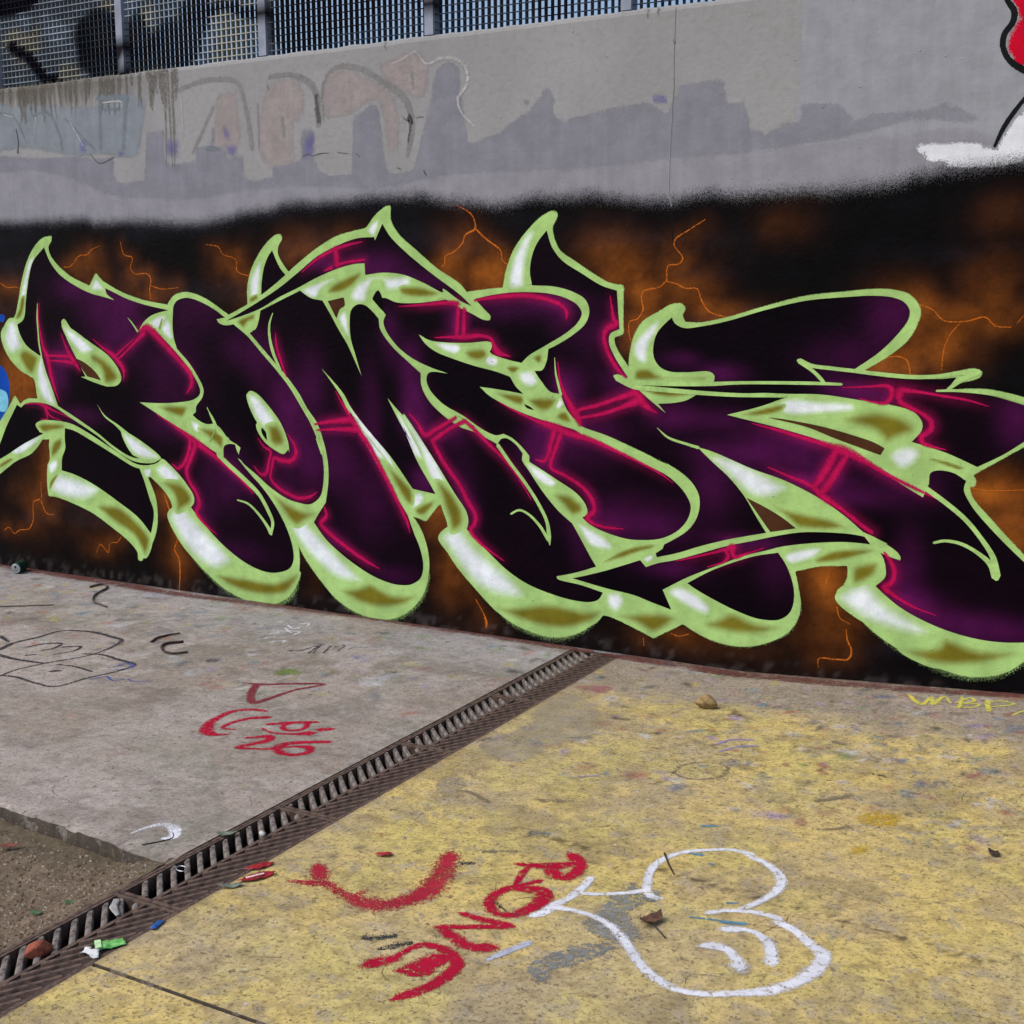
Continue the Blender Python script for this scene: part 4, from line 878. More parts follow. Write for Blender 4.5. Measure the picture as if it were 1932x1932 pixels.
SOFTPROF = {'spray', 'accent', 'fringe', 'tag', 'smile', 'figure', 'doodle', 'bar', 'mark', 'letters', 'lightning'}
def ribbon(item, off, surf, mb, spread=1.25):
    kind, own, part, colr, pts = item
    q = curve_open(pts, .010); n = len(q); d = np.gradient(q[:, :2], axis=0); d /= np.linalg.norm(d, axis=1)[:, None] + 1e-9
    nr = np.stack([-d[:, 1], d[:, 0]], 1); w = q[:, 2] * .5 * spread + .0008
    base = PAL[colr]
    V = []; C = []; lat = [(-1, 0), (-.55, .8), (0, 1), (.55, .8), (1, 0)] if part not in SOFTPROF else ([(-1, 0), (-.62, .5), (-.3, .8), (0, 1), (.3, .8), (.62, .5), (1, 0)] if part == 'accent' else [(-1, 0), (-.72, .10), (-.48, .42), (-.24, .88), (0, 1), (.24, .88), (.48, .42), (.72, .10), (1, 0)])
    # caps
    rows = [(q[0, :2] - d[0] * w[0], nr[0], w[0] * .3, 0)] + [(q[i, :2], nr[i], w[i], 1) for i in range(n)] + [(q[-1, :2] + d[-1] * w[-1], nr[-1], w[-1] * .3, 0)]
    for i, (p, nn, ww, k) in enumerate(rows):
        sh = .93 + .14 * random.random()
        for l, a in lat:
            x, y = p + nn * ww * l; V.append(surf(x, y, off + .00004 * i / len(rows))); C.append((*(base * sh), a * k * (1 if kind == 'ws' else .66 + .42 * float(vnoise(np.array(x), np.array(y), 9, 3))) * {'spray': .45, 'lightning': .75, 'fringe': .7, 'faded': .72}.get(part, 1)))
    m = len(lat); F = [(i*m+j, i*m+j+1, (i+1)*m+j+1, (i+1)*m+j) for i in range(len(rows)-1) for j in range(m-1)]
    mb.add(V, F, np.clip(C, 0, 1))
def on_wall(x, z, off): return (x, -off, z)
def gz(X, Y):
    a = np.maximum(0, X + 1.75); s = np.clip(1 + Y / 1.6, 0, 1); return .062 * a * s * s * (3 - 2 * s)
def on_ground(x, y, off): return (x, min(y, -.002), float(gz(x, y)) + off)

# ================================================================ SETTING
# ---------------------------------------------------------------- far ground
def lin(*segs): return np.concatenate([np.arange(a, b, s) for a, b, s in segs] + [[segs[-1][1]]])
def slab_grid(name, xs, ys, zf, colf, mat, skirt=.10, edgef=None):
    X, Y = np.meshgrid(xs, ys); X = X.copy(); Y = Y.copy()
    if edgef: X, Y = edgef(X, Y)
    Z = zf(X, Y); ny, nx = X.shape; V = np.stack([X, Y, Z], 2).reshape(-1, 3); c = colf(V[:, 0], V[:, 1])
    idx = np.arange(nx * ny).reshape(ny, nx)
    F = np.stack([idx[:-1, :-1], idx[:-1, 1:], idx[1:, 1:], idx[1:, :-1]], 2).reshape(-1, 4).tolist()
    ring = list(idx[0]) + list(idx[1:, -1]) + list(idx[-1, -2::-1]) + list(idx[-2:0:-1, 0])
    n0 = len(V); k = len(ring); low = V[ring].copy(); low[:, 2] -= skirt
    top = V[ring].copy(); top[:, 2] -= .0005
    V = np.concatenate([V, top, low]); c = np.concatenate([c, np.tile(s2l((92, 84, 76)) * (.8 if skirt > .08 else .9), (k, 1)), np.tile(s2l((58, 52, 44)) * (.8 if skirt > .08 else .9), (k, 1))])
    F += [(n0 + i, n0 + k + i, n0 + k + (i + 1) % k, n0 + (i + 1) % k) for i in range(k)]
    return tag(mesh_obj(name, V, F, mat, None, np.concatenate([c, np.ones((len(c), 1))], 1)), kind='structure')
EARTH = simple_mat('earth', (112, 98, 84), .95, var=.4, scale=3, bump=.3, spec=.1)
m = MB(); m.add([(-400, -400, -.16), (400, -400, -.16), (400, 400, -.16), (-400, 400, -.16)], [(0, 1, 2, 3)])
tag(m.build('ground', EARTH), kind='structure')

def splats(c, x, y, n, xr, yr, cols, rmin, rmax, seed, al=.7):
    r = np.random.default_rng(seed)
    for k in range(n):
        cx, cy = r.uniform(*xr), r.uniform(*yr); a = r.uniform(rmin, rmax); b = a * r.uniform(.25, .8); th = r.uniform(0, 3.14); s = r.uniform(.35, 1) * al
        m = (abs(x - cx) < a * 1.5) & (abs(y - cy) < a * 1.5)
        if not m.any(): continue
        dx = (x[m] - cx) * math.cos(th) + (y[m] - cy) * math.sin(th); dy = -(x[m] - cx) * math.sin(th) + (y[m] - cy) * math.cos(th)
        w = smooth01(1.4 - np.sqrt((dx / a) ** 2 + (dy / b) ** 2) - .7 * (vnoise(x[m], y[m], 60, seed + k) - .3)) * s
        c[m] = c[m] * (1 - w[:, None]) + s2l(cols[r.integers(len(cols))]) * G * w[:, None]
def blend(c, w, col): return c * (1 - w[:, None]) + s2l(col) * G * w[:, None]
SPL = [(90,90,95),(160,150,110),(190,185,185),(110,120,135),(150,110,105),(120,135,120),(60,58,60),(180,170,120),(150,140,160),(200,200,205)]
SPC = [(96, 130, 150), (170, 110, 90), (110, 140, 90), (160, 140, 180), (205, 200, 196), (52, 52, 56), (196, 176, 90), (150, 90, 90)]
def col_left(x, y):
    c = np.tile(s2l((180, 170, 162)) * G, (len(x), 1))
    c = blend(c, smooth01((fbm(x, y, 1.3, 21) - .42) * 5) * .5, (160, 148, 136))
    c = blend(c, smooth01((fbm(x, y, 3.1, 22) - .5) * 6) * .5, (180, 172, 165))
    c = blend(c, smooth01((fbm(x * .5, y * 2, 5, 23) - .52) * 7) * .4, (140, 132, 126))
    c = blend(c, smooth01((fbm(x, y, 2.1, 28, 6) - .5) * 6) * .5, (146, 134, 120)); c = blend(c, smooth01((fbm(x, y, 6, 29, 6) - .57) * 9) * .45, (118, 110, 100)); c = blend(c, smooth01((fbm(x, y, 3, 30, 6) - .58) * 9) * .4, (150, 152, 138))
    near = smooth01((y + 1.0) / .9); c = blend(c, near * .65 * smooth01((fbm(x, y, 2.5, 24) - .25) * 3), (168, 168, 172))
    c = blend(c, smooth01(1 - abs(y + .75) / .45) * smooth01((fbm(x, y, 3.5, 25) - .45) * 6) * .6, (118, 110, 96))
    c = blend(c, smooth01((fbm(x, y, 14, 26, 5) - .56) * 9) * .35, (126, 118, 110))
    c = blend(c, smooth01((y + .16) / .12) * .55 * smooth01((fbm(x, y, 8, 31) - .35) * 5), (120, 86, 80))
    splats(c, x, y, 520, (-6.8, -2.6), (-1.35, -.05), SPL + SPC, .012, .06, 5, .75); splats(c, x, y, 160, (-6, -2.6), (-2.6, -1.2), SPL, .008, .035, 6, .5)
    splats(c, x, y, 40, (-6.5, -2.6), (-1.2, -.3), [(196, 186, 130), (186, 190, 196), (110, 116, 130)], .05, .12, 7, .5)
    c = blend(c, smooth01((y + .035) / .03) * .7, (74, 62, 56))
    e = smooth01(1 - (y + 2.66 + .02 * vnoise(x, y, 12, 3)) / .05); c = blend(c, e * .5, (110, 98, 88))
    return c
def col_right(x, y):
    c = np.tile(s2l((220, 196, 120)) * G, (len(x), 1))
    c = blend(c, smooth01((fbm(x, y, 2.2, 41) - .45) * 4) * .5, (210, 186, 138))
    c = blend(c, smooth01((fbm(x, y, 1.7, 40, 5) - .46) * 5) * .55, (194, 178, 142))
    c = blend(c, smooth01((fbm(x * .8, y * 1.3, 5, 49, 6) - .55) * 7) * .5, (140, 128, 100))
    c = blend(c, smooth01((fbm(x, y, 4.5, 42) - .5) * 6) * .6, (212, 196, 118))
    c = blend(c, smooth01((fbm(x, y, 6, 43, 6) - .53) * 6) * .5, (172, 156, 126))
    c = blend(c, smooth01((fbm(x + 3, y, 34, 44, 4) - .56) * 9) * .38, (136, 118, 82))
    c = blend(c, smooth01((y + .55 + .25 * fbm(x, y, 5, 45)) / .28) * .85, (160, 148, 142))
    c = blend(c, smooth01((y + 1.5) / 1.1) * smooth01((fbm(x, y, 4, 46) - .40) * 6) * .6, (150, 138, 118))
    c = blend(c, smooth01((y + .13) / .1) * .7 * smooth01((fbm(x, y, 8, 47) - .3) * 5), (122, 88, 80))
    splats(c, x, y, 520, (-2.3, -.2), (-1.5, -.05), SPL + SPC, .010, .05, 15, .85); splats(c, x, y, 120, (-2.3, -.2), (-1.1, -.08), SPC, .008, .03, 18, .9); splats(c, x, y, 260, (-2.3, .2), (-3.4, -1.2), [(120,108,84),(150,146,144),(105,92,70),(90,80,66),(170,150,130),(150,140,150)], .006, .03, 16, .6)
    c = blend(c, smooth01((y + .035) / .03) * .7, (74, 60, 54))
    # grit collected along a shallow low line
    yl = -1.99 + .02 * (x + 1.7) ; w = np.exp(-((y - (-1.97 - .10 * (x + 1.6))) / .02) ** 2) * smooth01((vnoise(x, y, 70, 9) - .55) * 6) * smooth01((x + 2.0) / .3)
    c = blend(c, w * .8, (60, 46, 34))
    c = blend(c, smooth01(1 - (x + 2.315) / .02) * .45, (130, 110, 80))
    return c
SLAB_L = ground_mat('bare_concrete', .55, .5, s2l((176, 170, 160)) * G, .45); SLAB_R = ground_mat('ochre_painted_concrete', .68, .5, s2l((176, 164, 142)) * G, .6)
def edge_left(X, Y):
    lo = Y < -2.6
    t = -2.597 - .057 * (X + 3.35) / .78 * 1.0; t = np.clip(t, -2.66, -2.5)
    Y2 = np.where(Y <= -2.639, t + .005 * (vnoise(X, Y * 0, 9, 4) - .5) + .006 * (vnoise(X, Y * 0, 45, 5) - .5), Y)
    # broken corner next to the drain
    cut = np.clip((X + 2.74) / .17, 0, 1) * .0
    return X, np.maximum(Y2, t - .01) if False else Y2
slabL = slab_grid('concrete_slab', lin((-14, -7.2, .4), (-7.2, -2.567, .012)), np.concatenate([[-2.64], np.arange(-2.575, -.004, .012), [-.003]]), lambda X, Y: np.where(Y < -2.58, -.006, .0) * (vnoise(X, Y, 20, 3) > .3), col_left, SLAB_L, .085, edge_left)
ysr = np.arange(-3.158, -.004, .011)
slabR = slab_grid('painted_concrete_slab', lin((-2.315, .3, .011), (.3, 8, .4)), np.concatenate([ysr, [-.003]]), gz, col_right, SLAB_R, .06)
slabF = slab_grid('front_concrete_slab', lin((-2.315, -.6, .011), (-.6, 8, .4)), np.concatenate([np.arange(-12, -3.7, .4), np.arange(-3.7, -3.168, .011), [-3.168]]), lambda X, Y: X * 0 - .002, col_right, SLAB_R, .06)

# ---------------------------------------------------------------- dirt bed
def col_dirt(x, y):
    c = np.tile(s2l((116, 100, 82)) * G, (len(x), 1))
    c = blend(c, smooth01((fbm(x, y, 5, 61) - .45) * 5) * .6, (98, 82, 66)); c = blend(c, smooth01((fbm(x, y, 22, 62) - .5) * 6) * .6, (134, 118, 98))
    c = blend(c, smooth01((y + 2.78) / .1) * .5, (84, 80, 58))
    return c
DIRT = ground_mat('dirt', .75, .15)
dirt = slab_grid('dirt_bed', lin((-14, -3.8, .4), (-3.8, -2.575, .012)), np.concatenate([np.arange(-12, -3.7, .4), np.arange(-3.7, -2.56, .012)]), lambda X, Y: -.062 + .016 * fbm(X, Y, 9, 63) + .006 * vnoise(X, Y, 50, 64) + .045 * smooth01((X + 2.80) / .22) * smooth01((Y + 3.2) / .4), col_dirt, DIRT, .08)
# grit and pebbles in the dirt: too many to count
gm = MB(); gv = [(0,0,1),(1,0,0),(0,1,0),(-1,0,0),(0,-1,0),(0,0,-1)]; gf = [(0,1,2),(0,2,3),(0,3,4),(0,4,1),(5,2,1),(5,3,2),(5,4,3),(5,1,4)]
for k in range(4200):
    x = -2.585 - abs(random.gauss(0, .45)); y = random.uniform(-3.6, -2.66); s = min(.012, .0022 + abs(random.gauss(0, .0022))); a = random.uniform(0, 6.3); e = [random.uniform(.6, 1.3) for _ in range(3)]
    z = -.062 + .016 * float(fbm(np.array(x), np.array(y), 9, 63)) + .006 * float(vnoise(np.array(x), np.array(y), 50, 64)) + .045 * float(smooth01((x + 2.80) / .22) * smooth01((y + 3.2) / .4))
    b = s2l(random.choice([(120,104,88),(150,136,120),(96,84,72),(160,150,134),(104,86,70)])) * G
    gm.add([(x + s*(p[0]*math.cos(a)-p[1]*math.sin(a))*e[0], y + s*(p[0]*math.sin(a)+p[1]*math.cos(a))*e[1], z + s*p[2]*e[2]*.7) for p in gv], gf, [(*b, 1)] * 6)
PEB = paint_mat('pebbles', rough=.9, bump=.2)
tag(gm.build('gravel', PEB), 'loose grit and small pebbles scattered over the dirt bed', 'gravel', kind='stuff')

# ---------------------------------------------------------------- concrete wall
TOPZ = 2.826
wm = MB(); xs = lin((-14, -7, .5), (-7, -.4, .02), (-.4, 8, .5)); n = len(xs)
jit = np.array([.006 * (float(vnoise(np.array(x), np.array(0.), 9, 71)) - .5) + .004 * (float(vnoise(np.array(x), np.array(0.), 40, 72)) - .5) for x in xs])
rows = [(0.0, -.30, 0), (0.0, TOPZ - .022, .2), (.004, TOPZ - .008, .8), (.012, TOPZ, 1), (.26, TOPZ + .004, .3), (.26, -.30, 0)]
V = [(x, y, z + j * k) for y, z, k in rows for x, j in zip(xs, jit)]
F = [(r*n+i, r*n+i+1, (r+1)*n+i+1, (r+1)*n+i) for r in range(len(rows)-1) for i in range(n-1)]
F += [tuple(r*n for r in range(len(rows)))[::-1], tuple(r*n+n-1 for r in range(len(rows)))]
wall = mesh_obj('concrete_wall', V, F, WALL)
tag(wall, 'long grey concrete wall covered by a purple and green graffiti piece', 'wall')
# hairline vertical joint: a raised bead of filler
jt = MB()
JOINT = [(-2.113, 2.817), (-2.116, 2.746), (-2.118, 2.648), (-2.118, 2.566), (-2.116, 2.491), (-2.122, 2.417), (-2.123, 2.350), (-2.127, 2.266), (-2.130, 2.148), (-2.132, 2.057), (-2.116, 2.003), (-2.109, 1.909), (-2.110, 1.857)]
bead = [(x, z) for x, z in JOINT]
jb = MB()
for i in range(len(bead)-1):
    (x0, z0), (x1, z1) = bead[i], bead[i+1]; w = .002
    (jt if z1 > 1.98 else jb).add([(x0-w,-.0015,z0),(x0,-.0026,z0),(x0+w,-.0015,z0),(x1-w,-.0015,z1),(x1,-.0026,z1),(x1+w,-.0015,z1)], [(0,1,4,3),(1,2,5,4)])
jt.build('joint_bead', WALL, wall); jb.build('joint_bead', simple_mat('black_painted_filler', (18, 16, 17), .6, bump=.2, spec=.1), wall)

# black ground of the mural with burning glows, on the wall face
bx = lin((-9, -6.7, .08), (-6.7, -.4, .022), (-.4, 3.5, .1)); bz = np.arange(0, 2.30, .022); X, Z = np.meshgrid(bx, bz); x = X.ravel(); z = Z.ravel()
ez = np.interp(x, EDGE[:, 0], EDGE[:, 1]); ez = ez + .05 * (fbm(x, z * .3, 6, 81) - .5)
al = smooth01((ez + .065 - z) / .15)
c = np.tile(s2l((5, 5, 7)), (len(x), 1)); c = c + (smooth01((fbm(x * .35, z * 1.6, 3, 82) - .5) * 4) * .5)[:, None] * s2l((20, 22, 30))
g = np.zeros(len(x))
for gx, gy, rx, rz, s in GLOW: g = np.maximum(g, s * np.exp(-(((x - gx) / rx) ** 2 + ((z - gy) / rz) ** 2) * .75))
g = g * (.30 + .75 * smooth01((fbm(x, z, 3.2, 83, 5) - .25) * 2.2))
BOLT = np.concatenate([curve_open(p, .03) for k, o, pt, c_, p in ITEMS if c_ == 'orange'])
for s0 in range(0, len(x), 3000):
    d_ = np.sqrt(((x[s0:s0+3000, None] - BOLT[:, 0]) ** 2 + (z[s0:s0+3000, None] - BOLT[:, 1]) ** 2).min(1)); g[s0:s0+3000] += .30 * np.exp(-(d_ / .055) ** 2)
g = np.clip(g, 0, 1.2) ** 1.25 * .66 * (.10 + .90 * smooth01((ez - z - .04) / .24)) * (.45 + .55 * smooth01(z / .55))
c = c + np.clip(g, 0, 1)[:, None] * s2l((158, 88, 20)) + (np.clip(g, 0, 1) ** .5)[:, None] * s2l((36, 14, 8))
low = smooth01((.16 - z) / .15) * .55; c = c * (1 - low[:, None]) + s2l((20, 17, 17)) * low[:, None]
sc = smooth01((.06 - z + .05 * fbm(x, z, 12, 84)) / .05) * smooth01((fbm(x, z, 30, 85) - .52) * 8) * .16; c = c * (1 - sc[:, None]) + s2l((120, 112, 110)) * sc[:, None]
idx = np.arange(len(x)).reshape(X.shape); F = np.stack([idx[:-1,:-1], idx[:-1,1:], idx[1:,1:], idx[1:,:-1]], 2).reshape(-1, 4)
keep = al[F].max(1) > 0; F = F[keep]
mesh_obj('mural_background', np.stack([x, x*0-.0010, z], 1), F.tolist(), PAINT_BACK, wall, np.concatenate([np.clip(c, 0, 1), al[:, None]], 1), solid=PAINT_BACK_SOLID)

# ---------------------------------------------------------------- painted shapes
OFF = dict(crack=.00088, hole=.0009, patch=.0003, faded=.0006, tint=.0007, figure=.0007, marking=.0008, lightning=.0012, spray=.0013, fringe=.00135, outline=.0014, chrome_low=.00165, splash=.0013, fill=.0018, counter=.0022, gap=.0024, chrome=.0024, line=.0030, accent=.0027)
ORDER = 'ROMEK'
letters = {}
for ch in ORDER:
    e = empty('graffiti_letter', (0, 0, 0), wall); letters[ch] = e
    e['label'] = {'R': 'spiked first letter R of the purple graffiti word', 'O': 'oval second letter O of the purple graffiti word', 'M': 'third letter M under a purple roof stroke', 'E': 'fourth letter E with rounded bowl', 'K': 'wide last letter K with flag arm and arrow tail'}[ch]
names = dict(crack='surface_crack', hole='spalled_hole', fringe='spray_edge', chrome_low='chrome_shading', splash='blue_graffiti', outline='outline', fill='fill', counter='counter', gap='gap', chrome='chrome_shading', line='highlight_line', accent='pink_accent', patch='paint_patch', faded='faded_lettering', tint='paint_tint', figure='painted_figure', marking='figure_outline', lightning='lightning_bolt', spray='overspray')
mats = dict(crack=PAINT_FADE, hole=PAINT, fringe=PAINT_SOFT, chrome_low=PAINT, splash=PAINT, outline=PAINT, fill=PAINT, counter=PAINT, gap=PAINT, chrome=PAINT, line=PAINT, accent=PAINT_SOFT, spray=PAINT_SOFT, patch=PAINT_ROLL, faded=PAINT_FADE, tint=PAINT_SOFT, figure=PAINT_ROLL, marking=PAINT_CRISP, lightning=PAINT_BOLT)
groups = {}
for it in ITEMS:
    if it[0][0] == 'w': groups.setdefault((it[1], it[2]), []).append(it)
cpoly = [curve_closed(it[4]) for it in ITEMS if it[2] == 'counter']
for key in [k for k in groups if k[1] == 'chrome']:        # shading on counters lies above the fills, the rest below them
    lo, hi = [], []
    for it in groups.pop(key):
        c = np.array([p[:2] for p in it[4]]).mean(0); (hi if any(inside(P, c[:1], c[1:2])[0] for P in cpoly) else lo).append(it)
    for nm, L_ in (('chrome_low', lo), ('chrome', hi)):
        if L_: groups[(key[0], nm)] = L_
for key in [k for k in groups if k[1] == 'outline']:        # fuzzy edge of the can line outside each outline
    groups[(key[0], 'fringe')] = [('ws', key[0], 'fringe', 'green', [(x, z, .011, False) for x, z in np.concatenate([curve_closed(it[4], .03)] * 1 + [curve_closed(it[4], .03)[:1]])]) for it in groups[key]]
for (own, part), its in groups.items():
    mb = MB(); par = letters.get(own, wall)
    for i, it in enumerate(its):
        off = OFF[part] + (ORDER.index(own) * .00004 if own in ORDER else 0) + i * (.000008 if part in ('chrome', 'chrome_low', 'fringe', 'line', 'accent', 'lightning', 'outline', 'fill', 'spray') else .00004)
        if it[0] == 'ws': ribbon(it, off, on_wall, mb, {'line': 1.0, 'accent': 2.0, 'fringe': 1.0, 'spray': 1.9, 'lightning': 1.3}.get(part, 1.25))
        else: sheet(it, off, on_wall, mb, SOFTK.get(it[2]), {'chrome_low': .009, 'fill': .016, 'chrome': .009, 'gap': .02, 'outline': .04, 'tint': .02, 'patch': .03, 'figure': .03}.get(part, .03))
    mb.build(names[part], mats[part], par, solid=PAINT_ROLL_SOLID if part in ('patch', 'figure') else None)
# rain stains running down from the coping
PAL['stain'] = s2l((104, 100, 90)); mb = MB(); rs = random.Random(4)
for k in range(118):
    x = rs.uniform(-6.6, -4.92) if k < 115 else rs.uniform(-4.9, -1.2); l = rs.uniform(.03, .22) * (1 if k < 115 else .35); w = rs.uniform(.006, .04)
    if k in (3, 4, 5): x = -4.98 + .03 * (k - 4); l = .5; w = .02
    ribbon(('ws', 'up', 'stain', 'stain', [(x, 2.822, w), (x + rs.uniform(-.006, .006), 2.822 - l * .5, w * .8), (x + rs.uniform(-.01, .01), 2.822 - l, w * .3)]), .00085 + k * .0000005, on_wall, mb, 1.3)
mb.build('rain_stain', PAINT_STAIN, wall)
# overspray of the green can along the bottom edges of the outline
GSUB = {'slabL': slabL, 'slabR': slabR}
gn = dict(doodle='sprayed_doodle', scribble='scribble', swoosh='spray_swoosh', tag='spray_tag', script='scrawled_writing', blot='paint_blot', strip='painted_strip', smile='sprayed_smile', smear='scuff', patch='paint_patch', bar='paint_bar', figure='sprayed_figure', mark='paint_mark', letters='yellow_lettering')
gmats = dict(doodle=CHALK, scribble=CHALK_THIN, swoosh=CHALK_SOFT, tag=CHALK, script=CHALK_THIN, blot=CHALK_BLOT, strip=CHALK_THIN, smile=CHALK_SOFT, smear=CHALK_THIN, patch=CHALK_PATCH, bar=CHALK, figure=CHALK, mark=CHALK, letters=CHALK)
groups = {}; gi = 0
for it in ITEMS:
    if it[0][0] == 'g': groups.setdefault((it[1], it[2]), []).append(it)
for (own, part), its in groups.items():
    mb = MB()
    for i, it in enumerate(its):
        off = .0006 + .000009 * gi; gi += 1
        if it[0] == 'gs': ribbon(it, off, on_ground, mb, {'tag': 2.8, 'smile': 3.0, 'figure': 2.1, 'doodle': 1.8, 'bar': 1.5, 'mark': 1.5, 'letters': 1.5}.get(part, 1.35))
        else: sheet(it, off, on_ground, mb, .03, .02)
    mb.build(gn[part], gmats[part], GSUB[own])
# fine scratches and dirt lines worn into both slabs
for own, xr, yr, n, cl in (('slabL', (-6, -2.6), (-2.5, -.15), 80, 'gsc1'), ('slabR', (-2.28, -.1), (-3.1, -.2), 80, 'gsc2')):
    PAL['gsc1'] = s2l((112, 104, 98)) * G; PAL['gsc2'] = s2l((128, 108, 76)) * G; mb = MB(); rs = random.Random(own)
    for k in range(n):
        x, y = rs.uniform(*xr), rs.uniform(*yr); a = rs.gauss(0.2, .9); l = rs.uniform(.02, .16); b = rs.gauss(0, .5)
        p = [(x, y, .001), (x + l * .5 * math.cos(a), y + l * .5 * math.sin(a), rs.uniform(.0015, .005)), (x + l * math.cos(a + b), min(y + l * math.sin(a + b), -.05), .001)]
        if p[2][0] < -2.31 and own == 'slabR': continue
        if p[2][0] > -2.58 and own == 'slabL': continue
        ribbon(('gs', own, 'scratch', cl, p), .0004 + .000001 * k, on_ground, mb, 1.3)
    mb.build('scratches', CHALK_THIN, GSUB[own])['kind'] = 'stuff'

# ================================================================ THINGS
# ---------------------------------------------------------------- drain channel with six cast grates
IRON = simple_mat('cast_iron', (102, 83, 72), .8, .1, scale=45, c2=(60, 47, 42), bump=.9)
IRON_DARK = simple_mat('shaded_iron', (58, 49, 47), .9, .0, scale=45, c2=(40, 34, 33), bump=.9)  # plate behind the ribs: shade put into the colour to deepen their relief
IRON_WORN = simple_mat('worn_iron_bar', (128, 120, 114), .8, .1, scale=60, c2=(72, 62, 58), bump=.9)
SILT = simple_mat('drain_silt', (44, 38, 34), .95, scale=30, bump=.5, spec=.1)
XL, XM, XR = -2.566, -2.440, -2.315
drain = MB()
drain.add([(XL,-12,-.16),(XL+.022,-12,-.15),(XR-.022,-12,-.15),(XR,-12,-.16),(XL,-.004,-.16),(XL+.022,-.004,-.15),(XR-.022,-.004,-.15),(XR,-.004,-.16)], [(0,1,5,4),(1,2,6,5),(2,3,7,6)])
ch = drain.build('drain_channel', SILT); tag(ch, 'dark open drain trough running under the iron grates to the wall', 'drain')
fr = MB()
for x0, x1 in ((XL, XL+.011), (XR-.009, XR)): fr.box(x0, x1, -12, -.004, -.15, -.003)
fr.build('frame', IRON, ch)
def bar_mesh(w, name, x0, x1, dy, z0, z1):
    # diagonal slat with worn round shoulders; runs from (x0, 0) to (x1, dy)
    h = w / 2 * math.sqrt(1 + (dy / (x1 - x0)) ** 2); prof = [(-h, z0), (-h, z1 - .004), (-h * .7, z1 - .001), (0, z1), (h * .7, z1 - .001), (h, z1 - .004), (h, z0)]
    v = [(x, y + yy, z) for x, yy in ((x0, 0), (x1, dy)) for y, z in prof]; k = len(prof)
    f = [(i, i+1, k+i+1, k+i) for i in range(k-1)] + [tuple(range(k))[::-1], tuple(range(k, 2*k))]
    me = bpy.data.meshes.new(name); me.from_pydata(v, [], f); return me
PITCH = .0545; GL = .692; BARS = 12
bar_me = bar_mesh(.017, 'bar', XL+.020, XM-.004, -.102, -.045, -.006); bar_me.materials.append(IRON_WORN)
rib_me = bpy.data.meshes.new('rib')
_a, _b, _w = (XM+.010, 0.0), (XR-.024, .165), .011
_n = Vector((_b[1]-_a[1], -(_b[0]-_a[0]), 0)).normalized() * _w
rib_me.from_pydata([(_a[0]-_n.x,_a[1]-_n.y,-.010),(_a[0]+_n.x,_a[1]+_n.y,-.010),(_b[0]+_n.x,_b[1]+_n.y,-.010),(_b[0]-_n.x,_b[1]-_n.y,-.010),
    (_a[0]-_n.x*.5,_a[1]-_n.y*.5,-.001),(_a[0]+_n.x*.5,_a[1]+_n.y*.5,-.001),(_b[0]+_n.x*.5,_b[1]+_n.y*.5,-.001),(_b[0]-_n.x*.5,_b[1]-_n.y*.5,-.001)], [], [(4,5,6,7),(0,1,5,4),(1,2,6,5),(2,3,7,6),(3,0,4,7)]); rib_me.materials.append(IRON)
where = ['nearest iron drain grate at the lower left edge of the picture, its front cut off', 'iron drain grate holding a broken brick piece and a green wrapper', 'iron drain grate beside the broken slab corner and red wrappers', 'iron drain grate below the red 26 on the slab', 'iron drain grate second nearest to the wall', 'iron drain grate touching the foot of the painted wall']
edges = [-4.225, -3.540, -2.850, -2.160, -1.470, -.805, -.012]
for g in range(6):
    y0, y1 = edges[g] + .003, edges[g+1] - .003
    gr = empty('drain_grate', (0, y0, 0)); tag(gr, where[g], 'drain grate', 'iron grates along the drain')
    L = y1 - y0
    f = MB(); f.box(XL+.012, XL+.021, 0, L, -.05, -.004); f.box(XR-.021, XR-.010, 0, L, -.05, -.0035)
    f.box(XL+.021, XR-.021, 0, .013, -.05, -.005); f.box(XL+.021, XR-.021, L-.013, L, -.05, -.005)
    f.build('rim', IRON, gr)
    p = MB(); p.box(XM-.002, XR-.0211, .0131, L-.0131, -.022, -.010); pl = p.build('plate', IRON_DARK, gr)
    s = MB(); s.box(XM-.006, XM+.006, .0131, L-.0131, -.05, -.0045); s.build('spine', IRON, gr)
    x0b, x1b = XL + .020, XM - .004
    for i in range(int((L + .10) / PITCH) + 1):          # slanted bars; the outer ones are cut short by the end pieces
        y = .034 + i * PITCH + random.uniform(-.002, .002); t0 = max(0, (y - (L - .016)) / .102); t1 = min(1, (y - .016) / .102)
        if t1 - t0 < .18: continue
        me = bar_me
        if t0 > 0 or t1 < 1:
            me = bar_me.copy()
            for v in me.vertices:
                tt = (v.co.x - x0b) / (x1b - x0b); t2 = t0 if tt < .5 else t1; v.co.x += (t2 - tt) * (x1b - x0b); v.co.y -= (t2 - tt) * .102
        o = bpy.data.objects.new('bar', me); o.location = (0, y, random.uniform(-.002, .001)); link(o, gr)
    for i in range(-3, int(L / .060)):
        yy = .016 + i * .060
        if yy < .012 or yy + .165 > L - .014: 
            # clipped rib at the grate's end
            t0 = max(0, (.014 - yy) / .165); t1 = min(1, (L - .015 - yy) / .165)
            if t1 - t0 < .15: continue
            me = rib_me.copy()
            for v in me.vertices:
                tt = (v.co.y) / .165; tt2 = min(max(tt, t0), t1); v.co.x += (tt2 - tt) * (_b[0] - _a[0]); v.co.y += (tt2 - tt) * .165
            o = bpy.data.objects.new('rib', me)
        else: o = bpy.data.objects.new('rib', rib_me)
        o.location = (0, yy, random.uniform(-.0008, .0003)); link(o, pl)

